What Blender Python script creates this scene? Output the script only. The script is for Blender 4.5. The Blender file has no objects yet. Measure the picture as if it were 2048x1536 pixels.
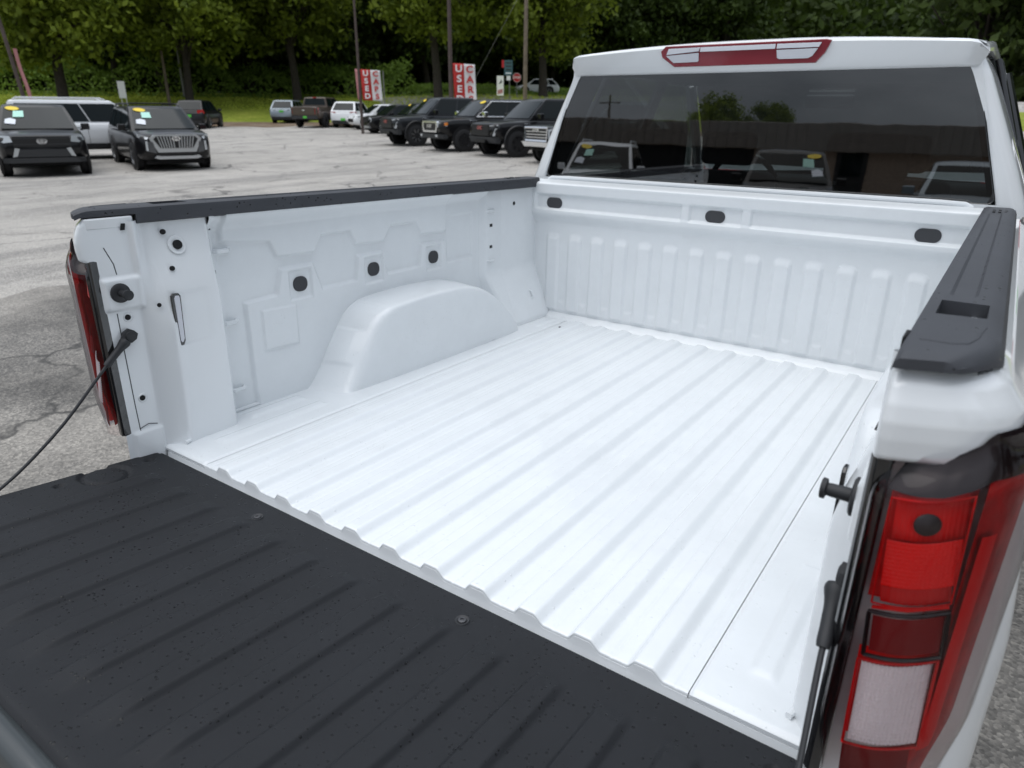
import bpy, math, random
import numpy as np
from mathutils import Matrix, Vector

random.seed(7)
rng = np.random.default_rng(11)
D = bpy.data
SC = bpy.context.scene
COL = SC.collection

# ------------------------------------------------------------------ camera
cam_d = D.cameras.new('camera')
cam = D.objects.new('camera', cam_d)
COL.objects.link(cam)
cam_d.sensor_width = 36.0
cam_d.lens = 1386.0 / 2048.0 * 36.0
cam_d.clip_start = 0.05
cam_d.clip_end = 1500.0
cam_d.dof.use_dof = True
cam_d.dof.focus_distance = 1.55
cam_d.dof.aperture_fstop = 5.6
cam.matrix_world = Matrix(((0.820177, -0.215884, 0.529814, 0.87276),
                           (0.572063, 0.297707, -0.764273, -0.82575),
                           (0.007265, 0.929927, 0.367672, 1.69),
                           (0, 0, 0, 1)))
SC.camera = cam

# ------------------------------------------------------------------ sky and sun
world = D.worlds.new('World')
SC.world = world
world.use_nodes = True
nt = world.node_tree
nt.nodes.clear()
N = nt.nodes.new
wo = N('ShaderNodeOutputWorld')
bg = N('ShaderNodeBackground')
bg.inputs['Strength'].default_value = 0.1
sky = N('ShaderNodeTexSky')
sky.sky_type = 'NISHITA'
sky.sun_disc = False
sky.sun_elevation = math.radians(72)
sky.sun_rotation = math.radians(215)
sky.air_density = 1.0
sky.dust_density = 3.0
tc = N('ShaderNodeTexCoord')
mp = N('ShaderNodeMapping')
mp.inputs['Scale'].default_value = (1.0, 1.0, 2.6)
ns = N('ShaderNodeTexNoise')
ns.inputs['Scale'].default_value = 2.3
ns.inputs['Detail'].default_value = 6
ns.inputs['Roughness'].default_value = 0.55
rp = N('ShaderNodeValToRGB')
rp.color_ramp.elements[0].position = 0.30
rp.color_ramp.elements[0].color = (3.3, 3.8, 4.5, 1)
rp.color_ramp.elements[1].position = 0.72
rp.color_ramp.elements[1].color = (9.9, 10.7, 11.8, 1)
mx = N('ShaderNodeMix')
mx.data_type = 'RGBA'
mx.inputs[0].default_value = 0.88
L_ = nt.links.new
L_(tc.outputs['Generated'], mp.inputs['Vector'])
L_(mp.outputs['Vector'], ns.inputs['Vector'])
L_(ns.outputs['Fac'], rp.inputs['Fac'])
L_(sky.outputs['Color'], mx.inputs[6])
L_(rp.outputs['Color'], mx.inputs[7])
# standard overcast sky: the cloud deck is brightest overhead and falls to a third at the horizon
sx_ = N('ShaderNodeSeparateXYZ')
L_(tc.outputs['Generated'], sx_.inputs[0])
mr_ = N('ShaderNodeMapRange')
mr_.inputs['From Min'].default_value = 0.0
mr_.inputs['From Max'].default_value = 1.0
mr_.inputs['To Min'].default_value = 0.52
mr_.inputs['To Max'].default_value = 1.56
L_(sx_.outputs['Z'], mr_.inputs['Value'])
mo = N('ShaderNodeMix')
mo.data_type = 'RGBA'
mo.blend_type = 'MULTIPLY'
mo.inputs[0].default_value = 1.0
L_(mx.outputs[2], mo.inputs[6])
L_(mr_.outputs['Result'], mo.inputs[7])
L_(mo.outputs[2], bg.inputs['Color'])
L_(bg.outputs['Background'], wo.inputs['Surface'])

sun_d = D.lights.new('sun', 'SUN')
sun_d.energy = 1.5
sun_d.angle = math.radians(75)
sun_d.color = (1.0, 0.97, 0.93)
sun = D.objects.new('sun', sun_d)
COL.objects.link(sun)
_el, _az = math.radians(72), math.radians(215)
_sd = Vector((math.sin(_az) * math.cos(_el), math.cos(_az) * math.cos(_el), math.sin(_el)))
sun.rotation_euler = _sd.to_track_quat('Z', 'Y').to_euler()

SC.view_settings.view_transform = 'Standard'
SC.view_settings.look = 'None'
SC.view_settings.exposure = 0.08
SC.view_settings.gamma = 1.0
SC.view_settings.use_curve_mapping = False
SC.cycles.max_bounces = 10
SC.cycles.transparent_max_bounces = 16
SC.cycles.use_denoising = True

# ------------------------------------------------------------------ materials
MATS = {}


def new_mat(name):
    m = D.materials.new(name)
    m.use_nodes = True
    b = m.node_tree.nodes.get('Principled BSDF')
    MATS[name] = m
    return m, b


def setp(b, **kw):
    for k, v in kw.items():
        k = k.replace('_', ' ')
        if k in b.inputs:
            b.inputs[k].default_value = v


def simple(name, col, rough=0.5, metal=0.0, coat=0.0, bump=0.0, bscale=200.0, var=0.0, vscale=4.0, spec=0.5, coatr=0.05):
    m, b = new_mat(name)
    setp(b, Base_Color=(*col, 1), Roughness=rough, Metallic=metal, Coat_Weight=coat, Coat_Roughness=coatr, Specular_IOR_Level=spec)
    t = m.node_tree
    co = None
    if bump or var:
        co = t.nodes.new('ShaderNodeTexCoord')
    if var:
        n = t.nodes.new('ShaderNodeTexNoise')
        n.inputs['Scale'].default_value = vscale
        n.inputs['Detail'].default_value = 5
        t.links.new(co.outputs['Object'], n.inputs['Vector'])
        r = t.nodes.new('ShaderNodeValToRGB')
        r.color_ramp.elements[0].position = 0.3
        r.color_ramp.elements[1].position = 0.7
        r.color_ramp.elements[0].color = (*[c * (1 - var) for c in col], 1)
        r.color_ramp.elements[1].color = (*[min(1, c * (1 + var)) for c in col], 1)
        t.links.new(n.outputs['Fac'], r.inputs['Fac'])
        t.links.new(r.outputs['Color'], b.inputs['Base Color'])
    if bump:
        n2 = t.nodes.new('ShaderNodeTexNoise')
        n2.inputs['Scale'].default_value = bscale
        n2.inputs['Detail'].default_value = 3
        t.links.new(co.outputs['Object'], n2.inputs['Vector'])
        bp = t.nodes.new('ShaderNodeBump')
        bp.inputs['Strength'].default_value = bump
        bp.inputs['Distance'].default_value = 0.002
        t.links.new(n2.outputs['Fac'], bp.inputs['Height'])
        t.links.new(bp.outputs['Normal'], b.inputs['Normal'])
    return m


def droplet_bump(m, b, scale, strength, thresh=0.22, darken=None, density=0.5):
    """Small rain droplets standing on a surface: relief (and, on rough plastic, a darker wet spot)."""
    t = m.node_tree
    co = t.nodes.new('ShaderNodeTexCoord')
    vo = t.nodes.new('ShaderNodeTexVoronoi')
    vo.inputs['Scale'].default_value = scale
    vo.inputs['Randomness'].default_value = 1.0
    t.links.new(co.outputs['Object'], vo.inputs['Vector'])
    # only some cells carry a drop
    sep = t.nodes.new('ShaderNodeSeparateColor')
    t.links.new(vo.outputs['Color'], sep.inputs['Color'])
    big = t.nodes.new('ShaderNodeTexNoise')
    big.inputs['Scale'].default_value = 5.0
    t.links.new(co.outputs['Object'], big.inputs['Vector'])
    th = t.nodes.new('ShaderNodeMath')
    th.operation = 'MULTIPLY'
    th.inputs[1].default_value = density * 2
    t.links.new(big.outputs['Fac'], th.inputs[0])
    gt = t.nodes.new('ShaderNodeMath')
    gt.operation = 'LESS_THAN'
    t.links.new(sep.outputs['Red'], gt.inputs[0])
    t.links.new(th.outputs[0], gt.inputs[1])
    rad = t.nodes.new('ShaderNodeMath')
    rad.operation = 'MULTIPLY'
    rad.inputs[1].default_value = thresh
    t.links.new(sep.outputs['Green'], rad.inputs[0])
    d = t.nodes.new('ShaderNodeMapRange')
    d.inputs['To Min'].default_value = 1
    d.inputs['To Max'].default_value = 0
    d.inputs['From Min'].default_value = 0.0
    t.links.new(rad.outputs[0], d.inputs['From Max'])
    t.links.new(vo.outputs['Distance'], d.inputs['Value'])
    mu = t.nodes.new('ShaderNodeMath')
    mu.operation = 'MULTIPLY'
    t.links.new(d.outputs['Result'], mu.inputs[0])
    t.links.new(gt.outputs[0], mu.inputs[1])
    bp = t.nodes.new('ShaderNodeBump')
    bp.inputs['Strength'].default_value = strength
    bp.inputs['Distance'].default_value = 0.0012
    t.links.new(mu.outputs[0], bp.inputs['Height'])
    return mu, bp, co


# white body paint, with faint droplets
def white_paint(name, rough, coat, drops):
    m, b = new_mat(name)
    setp(b, Base_Color=(0.78, 0.803, 0.82, 1), Roughness=rough, Coat_Weight=coat, Coat_Roughness=0.03, Specular_IOR_Level=0.5)
    if drops:
        mu, bp, co = droplet_bump(m, b, 105.0, 0.9, 0.34, density=0.30)
        t = m.node_tree
        op = t.nodes.new('ShaderNodeTexNoise')
        op.inputs['Scale'].default_value = 420.0
        op.inputs['Detail'].default_value = 2
        t.links.new(co.outputs['Object'], op.inputs['Vector'])
        b2 = t.nodes.new('ShaderNodeBump')
        b2.inputs['Strength'].default_value = 0.025
        b2.inputs['Distance'].default_value = 0.001
        t.links.new(op.outputs['Fac'], b2.inputs['Height'])
        t.links.new(b2.outputs['Normal'], bp.inputs['Normal'])
        t.links.new(bp.outputs['Normal'], b.inputs['Normal'])
        t.links.new(bp.outputs['Normal'], b.inputs['Coat Normal'])
        # light dust and dried water marks
        n = t.nodes.new('ShaderNodeTexNoise')
        n.inputs['Scale'].default_value = 9.0
        n.inputs['Detail'].default_value = 8
        n.inputs['Roughness'].default_value = 0.7
        t.links.new(co.outputs['Object'], n.inputs['Vector'])
        r = t.nodes.new('ShaderNodeValToRGB')
        r.color_ramp.elements[0].position = 0.25
        r.color_ramp.elements[0].color = (0.712, 0.739, 0.757, 1)
        r.color_ramp.elements[1].position = 0.6
        r.color_ramp.elements[1].color = (0.748, 0.776, 0.794, 1)
        t.links.new(n.outputs['Fac'], r.inputs['Fac'])
        t.links.new(r.outputs['Color'], b.inputs['Base Color'])
        rr = t.nodes.new('ShaderNodeMapRange')
        rr.inputs['To Min'].default_value = rough * 0.75
        rr.inputs['To Max'].default_value = rough * 1.35
        t.links.new(n.outputs['Fac'], rr.inputs['Value'])
        t.links.new(rr.outputs['Result'], b.inputs['Roughness'])
    return m


white_paint('bed_paint', 0.34, 0.6, True)
white_paint('body_paint', 0.30, 1.0, False)
simple('seam_dark', (0.05, 0.055, 0.06), 0.7)
simple('hole_black', (0.004, 0.004, 0.005), 0.8)
simple('plug_rubber', (0.045, 0.047, 0.052), 0.75, bump=0.1, bscale=900)
simple('cable_black', (0.022, 0.023, 0.026), 0.55, bump=0.05, bscale=700)
simple('gloss_black', (0.006, 0.006, 0.007), 0.12, coat=1.0)
simple('chrome', (0.82, 0.83, 0.85), 0.12, metal=1.0)
simple('steel', (0.45, 0.46, 0.48), 0.35, metal=1.0)
simple('lamp_clear', (0.62, 0.63, 0.68), 0.15, coat=1.0, bump=0.4, bscale=160)


def plastic(name, col, drops, spec=0.3):
    m, b = new_mat(name)
    setp(b, Base_Color=(*col, 1), Roughness=0.62, Specular_IOR_Level=spec)
    t = m.node_tree
    mu, bp, co = droplet_bump(m, b, 120.0, 0.35, 0.36, density=drops)
    g = t.nodes.new('ShaderNodeTexNoise')
    g.inputs['Scale'].default_value = 800.0
    g.inputs['Detail'].default_value = 2
    t.links.new(co.outputs['Object'], g.inputs['Vector'])
    b2 = t.nodes.new('ShaderNodeBump')
    b2.inputs['Strength'].default_value = 0.16
    b2.inputs['Distance'].default_value = 0.0012
    t.links.new(g.outputs['Fac'], b2.inputs['Height'])
    t.links.new(b2.outputs['Normal'], bp.inputs['Normal'])
    t.links.new(bp.outputs['Normal'], b.inputs['Normal'])
    n = t.nodes.new('ShaderNodeTexNoise')
    n.inputs['Scale'].default_value = 6.0
    n.inputs['Detail'].default_value = 6
    t.links.new(co.outputs['Object'], n.inputs['Vector'])
    r = t.nodes.new('ShaderNodeValToRGB')
    r.color_ramp.elements[0].position = 0.3
    r.color_ramp.elements[0].color = (*[c * 0.86 for c in col], 1)
    r.color_ramp.elements[1].position = 0.7
    r.color_ramp.elements[1].color = (*[c * 1.12 for c in col], 1)
    t.links.new(n.outputs['Fac'], r.inputs['Fac'])
    mxx = t.nodes.new('ShaderNodeMix')
    mxx.data_type = 'RGBA'
    gtm = t.nodes.new('ShaderNodeMath')
    gtm.operation = 'GREATER_THAN'
    gtm.inputs[1].default_value = 0.02
    t.links.new(mu.outputs[0], gtm.inputs[0])
    t.links.new(gtm.outputs[0], mxx.inputs[0])
    t.links.new(r.outputs['Color'], mxx.inputs[6])
    mxx.inputs[7].default_value = (*[c * 0.22 for c in col], 1)
    t.links.new(mxx.outputs[2], b.inputs['Base Color'])
    rr = t.nodes.new('ShaderNodeMapRange')
    rr.inputs['To Min'].default_value = 0.62
    rr.inputs['To Max'].default_value = 0.2
    t.links.new(gtm.outputs[0], rr.inputs['Value'])
    t.links.new(rr.outputs['Result'], b.inputs['Roughness'])
    return m


plastic('liner_plastic', (0.0125, 0.0137, 0.0165), 0.6, 0.3)
plastic('rail_plastic', (0.038, 0.041, 0.049), 0.10, 0.6)


def glass(name, tint, ior=1.55, rough=0.0, warp=0.0):
    m = D.materials.new(name)
    m.use_nodes = True
    t = m.node_tree
    t.nodes.clear()
    o = t.nodes.new('ShaderNodeOutputMaterial')
    tr = t.nodes.new('ShaderNodeBsdfTransparent')
    tr.inputs['Color'].default_value = (*tint, 1)
    gl = t.nodes.new('ShaderNodeBsdfGlossy')
    gl.inputs['Roughness'].default_value = rough
    fr = t.nodes.new('ShaderNodeFresnel')
    fr.inputs['IOR'].default_value = ior
    if warp:
        tcg = t.nodes.new('ShaderNodeTexCoord')
        nzg = t.nodes.new('ShaderNodeTexNoise')
        nzg.inputs['Scale'].default_value = 2.6
        nzg.inputs['Detail'].default_value = 3
        bpg = t.nodes.new('ShaderNodeBump')
        bpg.inputs['Strength'].default_value = warp
        bpg.inputs['Distance'].default_value = 0.01
        t.links.new(tcg.outputs['Object'], nzg.inputs['Vector'])
        t.links.new(nzg.outputs['Fac'], bpg.inputs['Height'])
        t.links.new(bpg.outputs['Normal'], gl.inputs['Normal'])
    ms = t.nodes.new('ShaderNodeMixShader')
    t.links.new(fr.outputs[0], ms.inputs[0])
    t.links.new(tr.outputs[0], ms.inputs[1])
    t.links.new(gl.outputs[0], ms.inputs[2])
    t.links.new(ms.outputs[0], o.inputs['Surface'])
    MATS[name] = m
    return m


glass('privacy_glass', (0.20, 0.22, 0.22), 2.6, 0.012, 0.03)
glass('clear_glass', (0.75, 0.82, 0.80), 1.5)
glass('lens_shell', (0.99, 0.93, 0.93), 1.36, 0.008)
glass('car_glass', (0.20, 0.25, 0.25), 1.6)

# ------------------------------------------------------------------ mesh helpers


def smoothstep(a, b, x):
    t = np.clip((np.asarray(x, float) - a) / (b - a), 0, 1)
    return t * t * (3 - 2 * t)


class MB:
    def __init__(s):
        s.v = []
        s.f = []

    def add(s, verts, faces):
        o = len(s.v)
        s.v.extend([tuple(map(float, p)) for p in verts])
        s.f.extend([tuple(i + o for i in f) for f in faces])
        return s

    def box(s, x0, x1, y0, y1, z0, z1):
        v = [(x, y, z) for z in (z0, z1) for y in (y0, y1) for x in (x0, x1)]
        return s.add(v, [(0, 2, 3, 1), (4, 5, 7, 6), (0, 1, 5, 4), (2, 6, 7, 3), (0, 4, 6, 2), (1, 3, 7, 5)])

    def grid(s, P, flip=False, wrap=False):
        P = np.asarray(P)
        ni, nj = P.shape[:2]
        f = []
        for i in range(ni - 1):
            for j in range(nj if wrap else nj - 1):
                j2 = (j + 1) % nj
                q = (i * nj + j, (i + 1) * nj + j, (i + 1) * nj + j2, i * nj + j2)
                f.append(q[::-1] if flip else q)
        return s.add(P.reshape(-1, 3), f)

    def tube(s, path, r, n=8, cap=True):
        path = [Vector(p) for p in path]
        m = len(path)
        rs = r if isinstance(r, (list, tuple)) else [r] * m
        rings = []
        up = None
        for i, p in enumerate(path):
            t = (path[min(i + 1, m - 1)] - path[max(i - 1, 0)])
            if t.length < 1e-9:
                t = Vector((0, 0, 1))
            t.normalize()
            if up is None:
                a = Vector((0, 0, 1)) if abs(t.z) < 0.9 else Vector((1, 0, 0))
                up = t.cross(a).normalized()
            else:
                up = (up - t * up.dot(t)).normalized()
            w = t.cross(up)
            rings.append([p + (up * math.cos(k * 2 * math.pi / n) + w * math.sin(k * 2 * math.pi / n)) * rs[i] for k in range(n)])
        o = len(s.v)
        for rg in rings:
            s.v.extend([tuple(q) for q in rg])
        for i in range(m - 1):
            for k in range(n):
                k2 = (k + 1) % n
                s.f.append((o + i * n + k, o + i * n + k2, o + (i + 1) * n + k2, o + (i + 1) * n + k))
        if cap:
            s.f.append(tuple(o + k for k in range(n))[::-1])
            s.f.append(tuple(o + (m - 1) * n + k for k in range(n)))
        return s

    def cyl(s, c, ax, r, h, n=20, r2=None):
        c = Vector(c)
        ax = Vector(ax).normalized()
        return s.tube([c - ax * h / 2, c + ax * h / 2], [r, r if r2 is None else r2], n)

    def prism(s, poly, fn):
        """poly: list of 2d points; fn(a,b,t) -> 3d for t in 0,1"""
        n = len(poly)
        v = [fn(a, b, 0) for a, b in poly] + [fn(a, b, 1) for a, b in poly]
        f = [tuple(range(n))[::-1], tuple(range(n, 2 * n))]
        f += [(i, (i + 1) % n, n + (i + 1) % n, n + i) for i in range(n)]
        return s.add(v, f)

    def lathe(s, prof, c, ax, n=24):
        """prof: (r, h) along axis ax from c"""
        c = Vector(c)
        ax = Vector(ax).normalized()
        a = Vector((0, 0, 1)) if abs(ax.z) < 0.9 else Vector((1, 0, 0))
        u = ax.cross(a).normalized()
        w = ax.cross(u)
        P = [[tuple(c + ax * h + (u * math.cos(k * 2 * math.pi / n) + w * math.sin(k * 2 * math.pi / n)) * r) for k in range(n)] for r, h in prof]
        return s.grid(P, wrap=True)

    def build(s, name, mat, parent=None, smooth=True, angle=35, bevel=0.0, segs=2, off=(0, 0, 0), recalc=True):
        me = D.meshes.new(name)
        v = np.asarray(s.v, float) + np.asarray(off)
        me.from_pydata(v.tolist(), [], s.f)
        if recalc:
            import bmesh
            bm = bmesh.new()
            bm.from_mesh(me)
            bmesh.ops.recalc_face_normals(bm, faces=bm.faces)
            bm.to_mesh(me)
            bm.free()
        me.update()
        if smooth:
            me.polygons.foreach_set('use_smooth', [True] * len(me.polygons))
            me.set_sharp_from_angle(angle=math.radians(angle))
        if mat:
            me.materials.append(MATS[mat] if isinstance(mat, str) else mat)
        o = D.objects.new(name, me)
        COL.objects.link(o)
        if parent is not None:
            o.parent = parent
        if bevel:
            md = o.modifiers.new('edge', 'BEVEL')
            md.width = bevel
            md.segments = segs
            md.limit_method = 'ANGLE'
            md.angle_limit = math.radians(40)
        return o


def rounded_rect(w, h, r, n=5):
    pts = []
    for cx, cy, a0 in ((w / 2 - r, h / 2 - r, 0), (-w / 2 + r, h / 2 - r, 90), (-w / 2 + r, -h / 2 + r, 180), (w / 2 - r, -h / 2 + r, 270)):
        for k in range(n + 1):
            a = math.radians(a0 + 90 * k / n)
            pts.append((cx + r * math.cos(a), cy + r * math.sin(a)))
    return pts


def tag(o, label=None, cat=None, group=None, kind=None):
    if label:
        o['label'] = label
    if cat:
        o['category'] = cat
    if group:
        o['group'] = group
    if kind:
        o['kind'] = kind
    return o


def empty(name, loc=(0, 0, 0), rz=0.0):
    o = D.objects.new(name, None)
    COL.objects.link(o)
    o.location = loc
    o.rotation_euler = (0, 0, rz)
    o.empty_display_size = 0.2
    return o


def copy_tree(o, parent=None):
    c = o.copy()
    COL.objects.link(c)
    c.parent = parent
    for ch in list(o.children):
        copy_tree(ch, c)
    return c


def sdf_poly(X, Y, poly):
    X = np.asarray(X, float)
    Y = np.asarray(Y, float)
    d = np.full(X.shape, 1e9)
    inside = np.zeros(X.shape, bool)
    n = len(poly)
    for i in range(n):
        ax, ay = poly[i]
        bx, by = poly[(i + 1) % n]
        ex, ey = bx - ax, by - ay
        t = np.clip(((X - ax) * ex + (Y - ay) * ey) / (ex * ex + ey * ey + 1e-12), 0, 1)
        d = np.minimum(d, np.hypot(X - ax - t * ex, Y - ay - t * ey))
        c = ((ay > Y) != (by > Y)) & (X < ex * (Y - ay) / (ey + 1e-12 * (ey == 0)) + ax)
        inside ^= c
    return np.where(inside, -d, d)


def emboss(X, Y, poly, depth, w=0.006):
    return depth * smoothstep(w, -w, sdf_poly(X, Y, poly))

# =================================================================== PICKUP TRUCK (its own frame: x right, y forward, z up from bed floor)
ZO = 0.8724
OFF = (0, 0, ZO)
truck = D.objects.new('pickup_truck', None)
COL.objects.link(truck)
RW = Matrix(((0.9999975, 0.000028, -0.002246, 0.00196), (0.000028, 0.99969, 0.0249028, -0.02173), (0.002246, -0.0249028, 0.999687, 0.00027), (0, 0, 0, 1)))
truck.matrix_world = RW
tag(truck, 'white pickup truck with empty corrugated cargo bed and its tailgate lowered', 'pickup truck')


def sweep(v):
    """rear corners sweep forward towards the flanks"""
    x_, y_, z_ = v
    return (x_, y_ + 0.40 * max(0.0, abs(x_) - 0.826) * float(smoothstep(0.16, -0.04, y_)), z_)


def tb(mb, name, mat, parent=None, sw=False, **k):
    if sw:
        mb.v = [sweep(q) for q in mb.v]
    return mb.build(name, mat, parent or truck, off=OFF, **k)


def mirror(o, parent=None):
    c = o.copy()
    COL.objects.link(c)
    c.parent = parent or o.parent
    c.scale = (-1, 1, 1)
    for ch in list(o.children):
        k = ch.copy()
        COL.objects.link(k)
        k.parent = c
    return c


BL = 1.80                       # bed length
CREST = [-0.5575 + 0.1115 * i for i in range(11)]


def crest_h(x, half, slope):
    h = np.zeros_like(x)
    for c in CREST:
        d = x - c
        h = np.maximum(h, np.where(d < 0, smoothstep(half + slope * 0.8, half, -d), smoothstep(half + slope * 1.25, half, d)))
    return h


# --- bed floor: pressed ribs running fore and aft, folded rear lip
xs = np.linspace(-0.6330, 0.6330, 560)
ch = crest_h(xs, 0.013, 0.019)
# a fine pressed line down the middle of each channel
mid = np.zeros_like(xs)
for c in [CREST[0] - 0.05575] + [c + 0.05575 for c in CREST]:
    mid = np.maximum(mid, smoothstep(0.005, 0.0, np.abs(xs - c)))
ys = [0.0, 0.0015, 0.006, 0.02, 0.3, 0.6, 0.9, 1.2, 1.5, 1.735, 1.748, 1.757, 1.764, 1.785]
fr = [1, 1, 1, 1, 1, 1, 1, 1, 1, 1, 0.93, 0.55, 0.1, 0]
P = np.zeros((len(ys) + 2, len(xs), 3))
edge = np.maximum(smoothstep(0.617, 0.629, np.abs(xs)), 0)
for i, (y, f) in enumerate(zip(ys, fr)):
    z = -0.0135 + 0.0150 * ch * f - 0.0012 * mid
    P[i + 2] = np.stack([xs, np.full_like(xs, y), z - (0.0025 if i == 0 else 0.0006 if i == 1 else 0)], 1)
P[1] = P[2] + [0, 0.0004, -0.0045]
P[0] = P[1] + [0, 0.05, -0.001]
floor = tb(MB().grid(P), 'bed_floor', 'bed_paint', angle=60)
for px, py in ((-0.455, 0.115), (0.58, 1.70), (-0.60, 1.66)):
    tb(MB().cyl((px, py, -0.0118), (0, 0, 1), 0.0055, 0.002, 12), 'drain_hole', 'hole_black', floor)

# floor side panels with pressed bars
u = np.linspace(-0.872, -0.6345, 90)
v = np.linspace(0.0, 1.795, 260)
U, V = np.meshgrid(u, v, indexing='ij')
zz = np.full(U.shape, -0.009)
for poly in ([(-0.825, 0.25), (-0.785, 0.25), (-0.785, 0.44), (-0.825, 0.44)], [(-0.735, 0.10), (-0.70, 0.10), (-0.70, 0.45), (-0.735, 0.45)],
             [(-0.735, 1.60), (-0.675, 1.60), (-0.675, 1.74), (-0.735, 1.74)]):
    zz += emboss(U, V, poly, 0.005, 0.009)
zz -= 0.006 * smoothstep(0.004, 0.0, V)
zz -= 0.0045 * smoothstep(-0.642, -0.6345, U)
side_panel = tb(MB().grid(np.stack([U, V, zz], -1)), 'floor_side_panel', 'bed_paint', angle=60)
lipm = MB().grid([[(x, 0.0, -0.0152) for x in (-0.84, -0.6345)], [(x, 0.001, -0.022) for x in (-0.84, -0.6345)], [(x, 0.03, -0.023) for x in (-0.84, -0.6345)]])
tb(lipm, 'panel_lip', 'bed_paint', side_panel)
mirror(side_panel)
under = MB().box(-0.86, 0.86, 0.02, 1.80, -0.06, -0.032)
tb(under, 'floor_underlayer', 'bed_paint')

# rear sill behind the floor edge
zfl = -0.0135 + 0.0150 * ch
prof_s = [(0.010, None, -0.0055), (0.0022, None, -0.0062), (0.0, None, -0.0075), (-0.0035, -0.046, 0), (-0.0048, -0.0545, 0), (-0.0075, -0.056, 0), (-0.034, -0.0565, 0), (-0.040, -0.060, 0), (-0.044, -0.10, 0)]
sg = []
for yy, za, dz_ in prof_s:
    zrow = zfl + dz_ if za is None else np.full_like(xs, za)
    sg.append(np.stack([xs, np.full_like(xs, yy), zrow], 1))
sill_o = tb(MB().grid(sg), 'rear_sill', 'body_paint', angle=50)
for sx in (-1, 1):
    g2 = [[(sx * x_, yy, za if za is not None else -0.024) for x_ in (0.633, 0.80)] for yy, za, dz_ in prof_s]
    tb(MB().grid(g2), 'sill_end', 'body_paint', sill_o, angle=50)

# --- left inner wall (pressed steel), mirrored to the right
y = np.linspace(0.215, 1.45, 420)
z = np.linspace(-0.012, 0.568, 200)
Y, Z = np.meshgrid(y, z, indexing='ij')
x = np.full(Y.shape, -0.862)
x += 0.030 * smoothstep(0.515, 0.56, Z)
up = [(0.262, 0.60), (0.262, 0.488), (0.412, 0.472), (0.437, 0.424), (0.574, 0.421), (0.607, 0.471), (0.723, 0.472), (0.749, 0.424), (0.878, 0.421), (0.915, 0.472),
      (1.036, 0.470), (1.067, 0.424), (1.205, 0.421), (1.217, 0.60)]
lo = [(0.319, 0.03), (0.315, 0.307), (0.424, 0.313), (0.445, 0.386), (0.568, 0.386), (0.597, 0.304), (0.74, 0.305), (0.754, 0.386), (0.868, 0.386), (0.889, 0.306),
      (1.053, 0.307), (1.065, 0.388), (1.198, 0.385), (1.21, 0.304), (1.374, 0.303), (1.374, -0.05), (0.33, -0.05)]
x += emboss(Y, Z, up, 0.013, 0.006)
x += emboss(Y, Z, lo, 0.012, 0.006)
x += emboss(Y, Z, [(0.362, 0.155), (0.485, 0.152), (0.485, 0.272), (0.362, 0.276)], 0.006, 0.0045)
x += emboss(Y, Z, [(1.222, 0.306), (1.378, 0.304), (1.376, 0.475), (1.218, 0.474)], -0.0055, 0.006)
for c in (0.514, 0.824, 1.134):
    x += emboss(Y, Z, [(c - 0.042, 0.287), (c + 0.042, 0.287), (c + 0.042, 0.374), (c - 0.042, 0.374)], -0.0075, 0.005)
x += 0.012 * smoothstep(0.255, 0.222, Y)
wall = tb(MB().grid(np.stack([x, Y, Z], -1)), 'inner_wall', 'bed_paint', angle=70)
for c in (0.514, 0.824, 1.134):
    pl = rounded_rect(0.052, 0.046, 0.021)
    tb(MB().prism(pl, lambda a, b, t, c=c: (-0.8610 + 0.0085 * t, c + a, 0.331 + b)), 'tie_down_plug', 'plug_rubber', wall, bevel=0.0015)
for zc in (0.464, 0.263, 0.062):          # little pressed tabs beside the post
    tb(MB().tube([(-0.858, 0.236, zc), (-0.846, 0.243, zc), (-0.845, 0.272, zc), (-0.858, 0.283, zc)], 0.0065, 8), 'wall_tab', 'bed_paint', wall)
for zc in (0.528, 0.411, 0.119):
    tb(MB().box(-0.853, -0.846, 0.2265, 0.2310, zc - 0.0045, zc + 0.0045), 'slot', 'hole_black', wall)
mirror(wall)

# --- front pilaster and kick box beside the bulkhead
pil = MB()
zs = np.linspace(-0.012, 0.565, 60)
Pg = []
for zc in zs:
    inn = np.interp(zc, [-0.012, 0.0, 0.205, 0.225, 0.6], [-0.752, -0.748, -0.836, -0.842, -0.845])
    yb = np.interp(zc, [-0.012, 0.0, 0.20, 0.225, 0.6], [1.512, 1.505, 1.44, 1.435, 1.435])
    row = [(-0.872, yb - 0.022), (-0.862, yb - 0.012), (inn - 0.012, yb + 0.004), (inn - 0.003, yb + 0.011), (inn, yb + 0.024), (inn, 1.545), (inn + 0.0, 1.555), (inn + 0.004, 1.562), (inn + 0.004, 1.74), (inn + 0.008, 1.75), (inn + 0.008, 1.81)]
    Pg.append([(a, b, zc) for a, b in row])
pilaster = tb(pil.grid(Pg), 'front_pilaster', 'bed_paint', angle=50)
for yy, zc in ((1.638, 0.493), ):
    tb(MB().cyl((-0.8405, yy, zc), (1, 0, 0), 0.008, 0.004, 12), 'mount_hole', 'hole_black', pilaster)
for zc in (0.416, 0.329):
    tb(MB().box(-0.846, -0.8425, 1.472, 1.49, zc - 0.006, zc + 0.006), 'square_hole', 'hole_black', pilaster)
for zc in (0.474, 0.272):
    tb(MB().tube([(-0.848, 1.458, zc), (-0.838, 1.463, zc), (-0.838, 1.492, zc), (-0.848, 1.499, zc)], 0.006, 8), 'wall_tab', 'bed_paint', pilaster)
tb(MB().tube([(-0.7995, 1.70, 0.118), (-0.785, 1.708, 0.112), (-0.775, 1.708, 0.088), (-0.7815, 1.70, 0.08)], 0.005, 8), 'hook_loop', 'bed_paint', pilaster)
mirror(pilaster)

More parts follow.
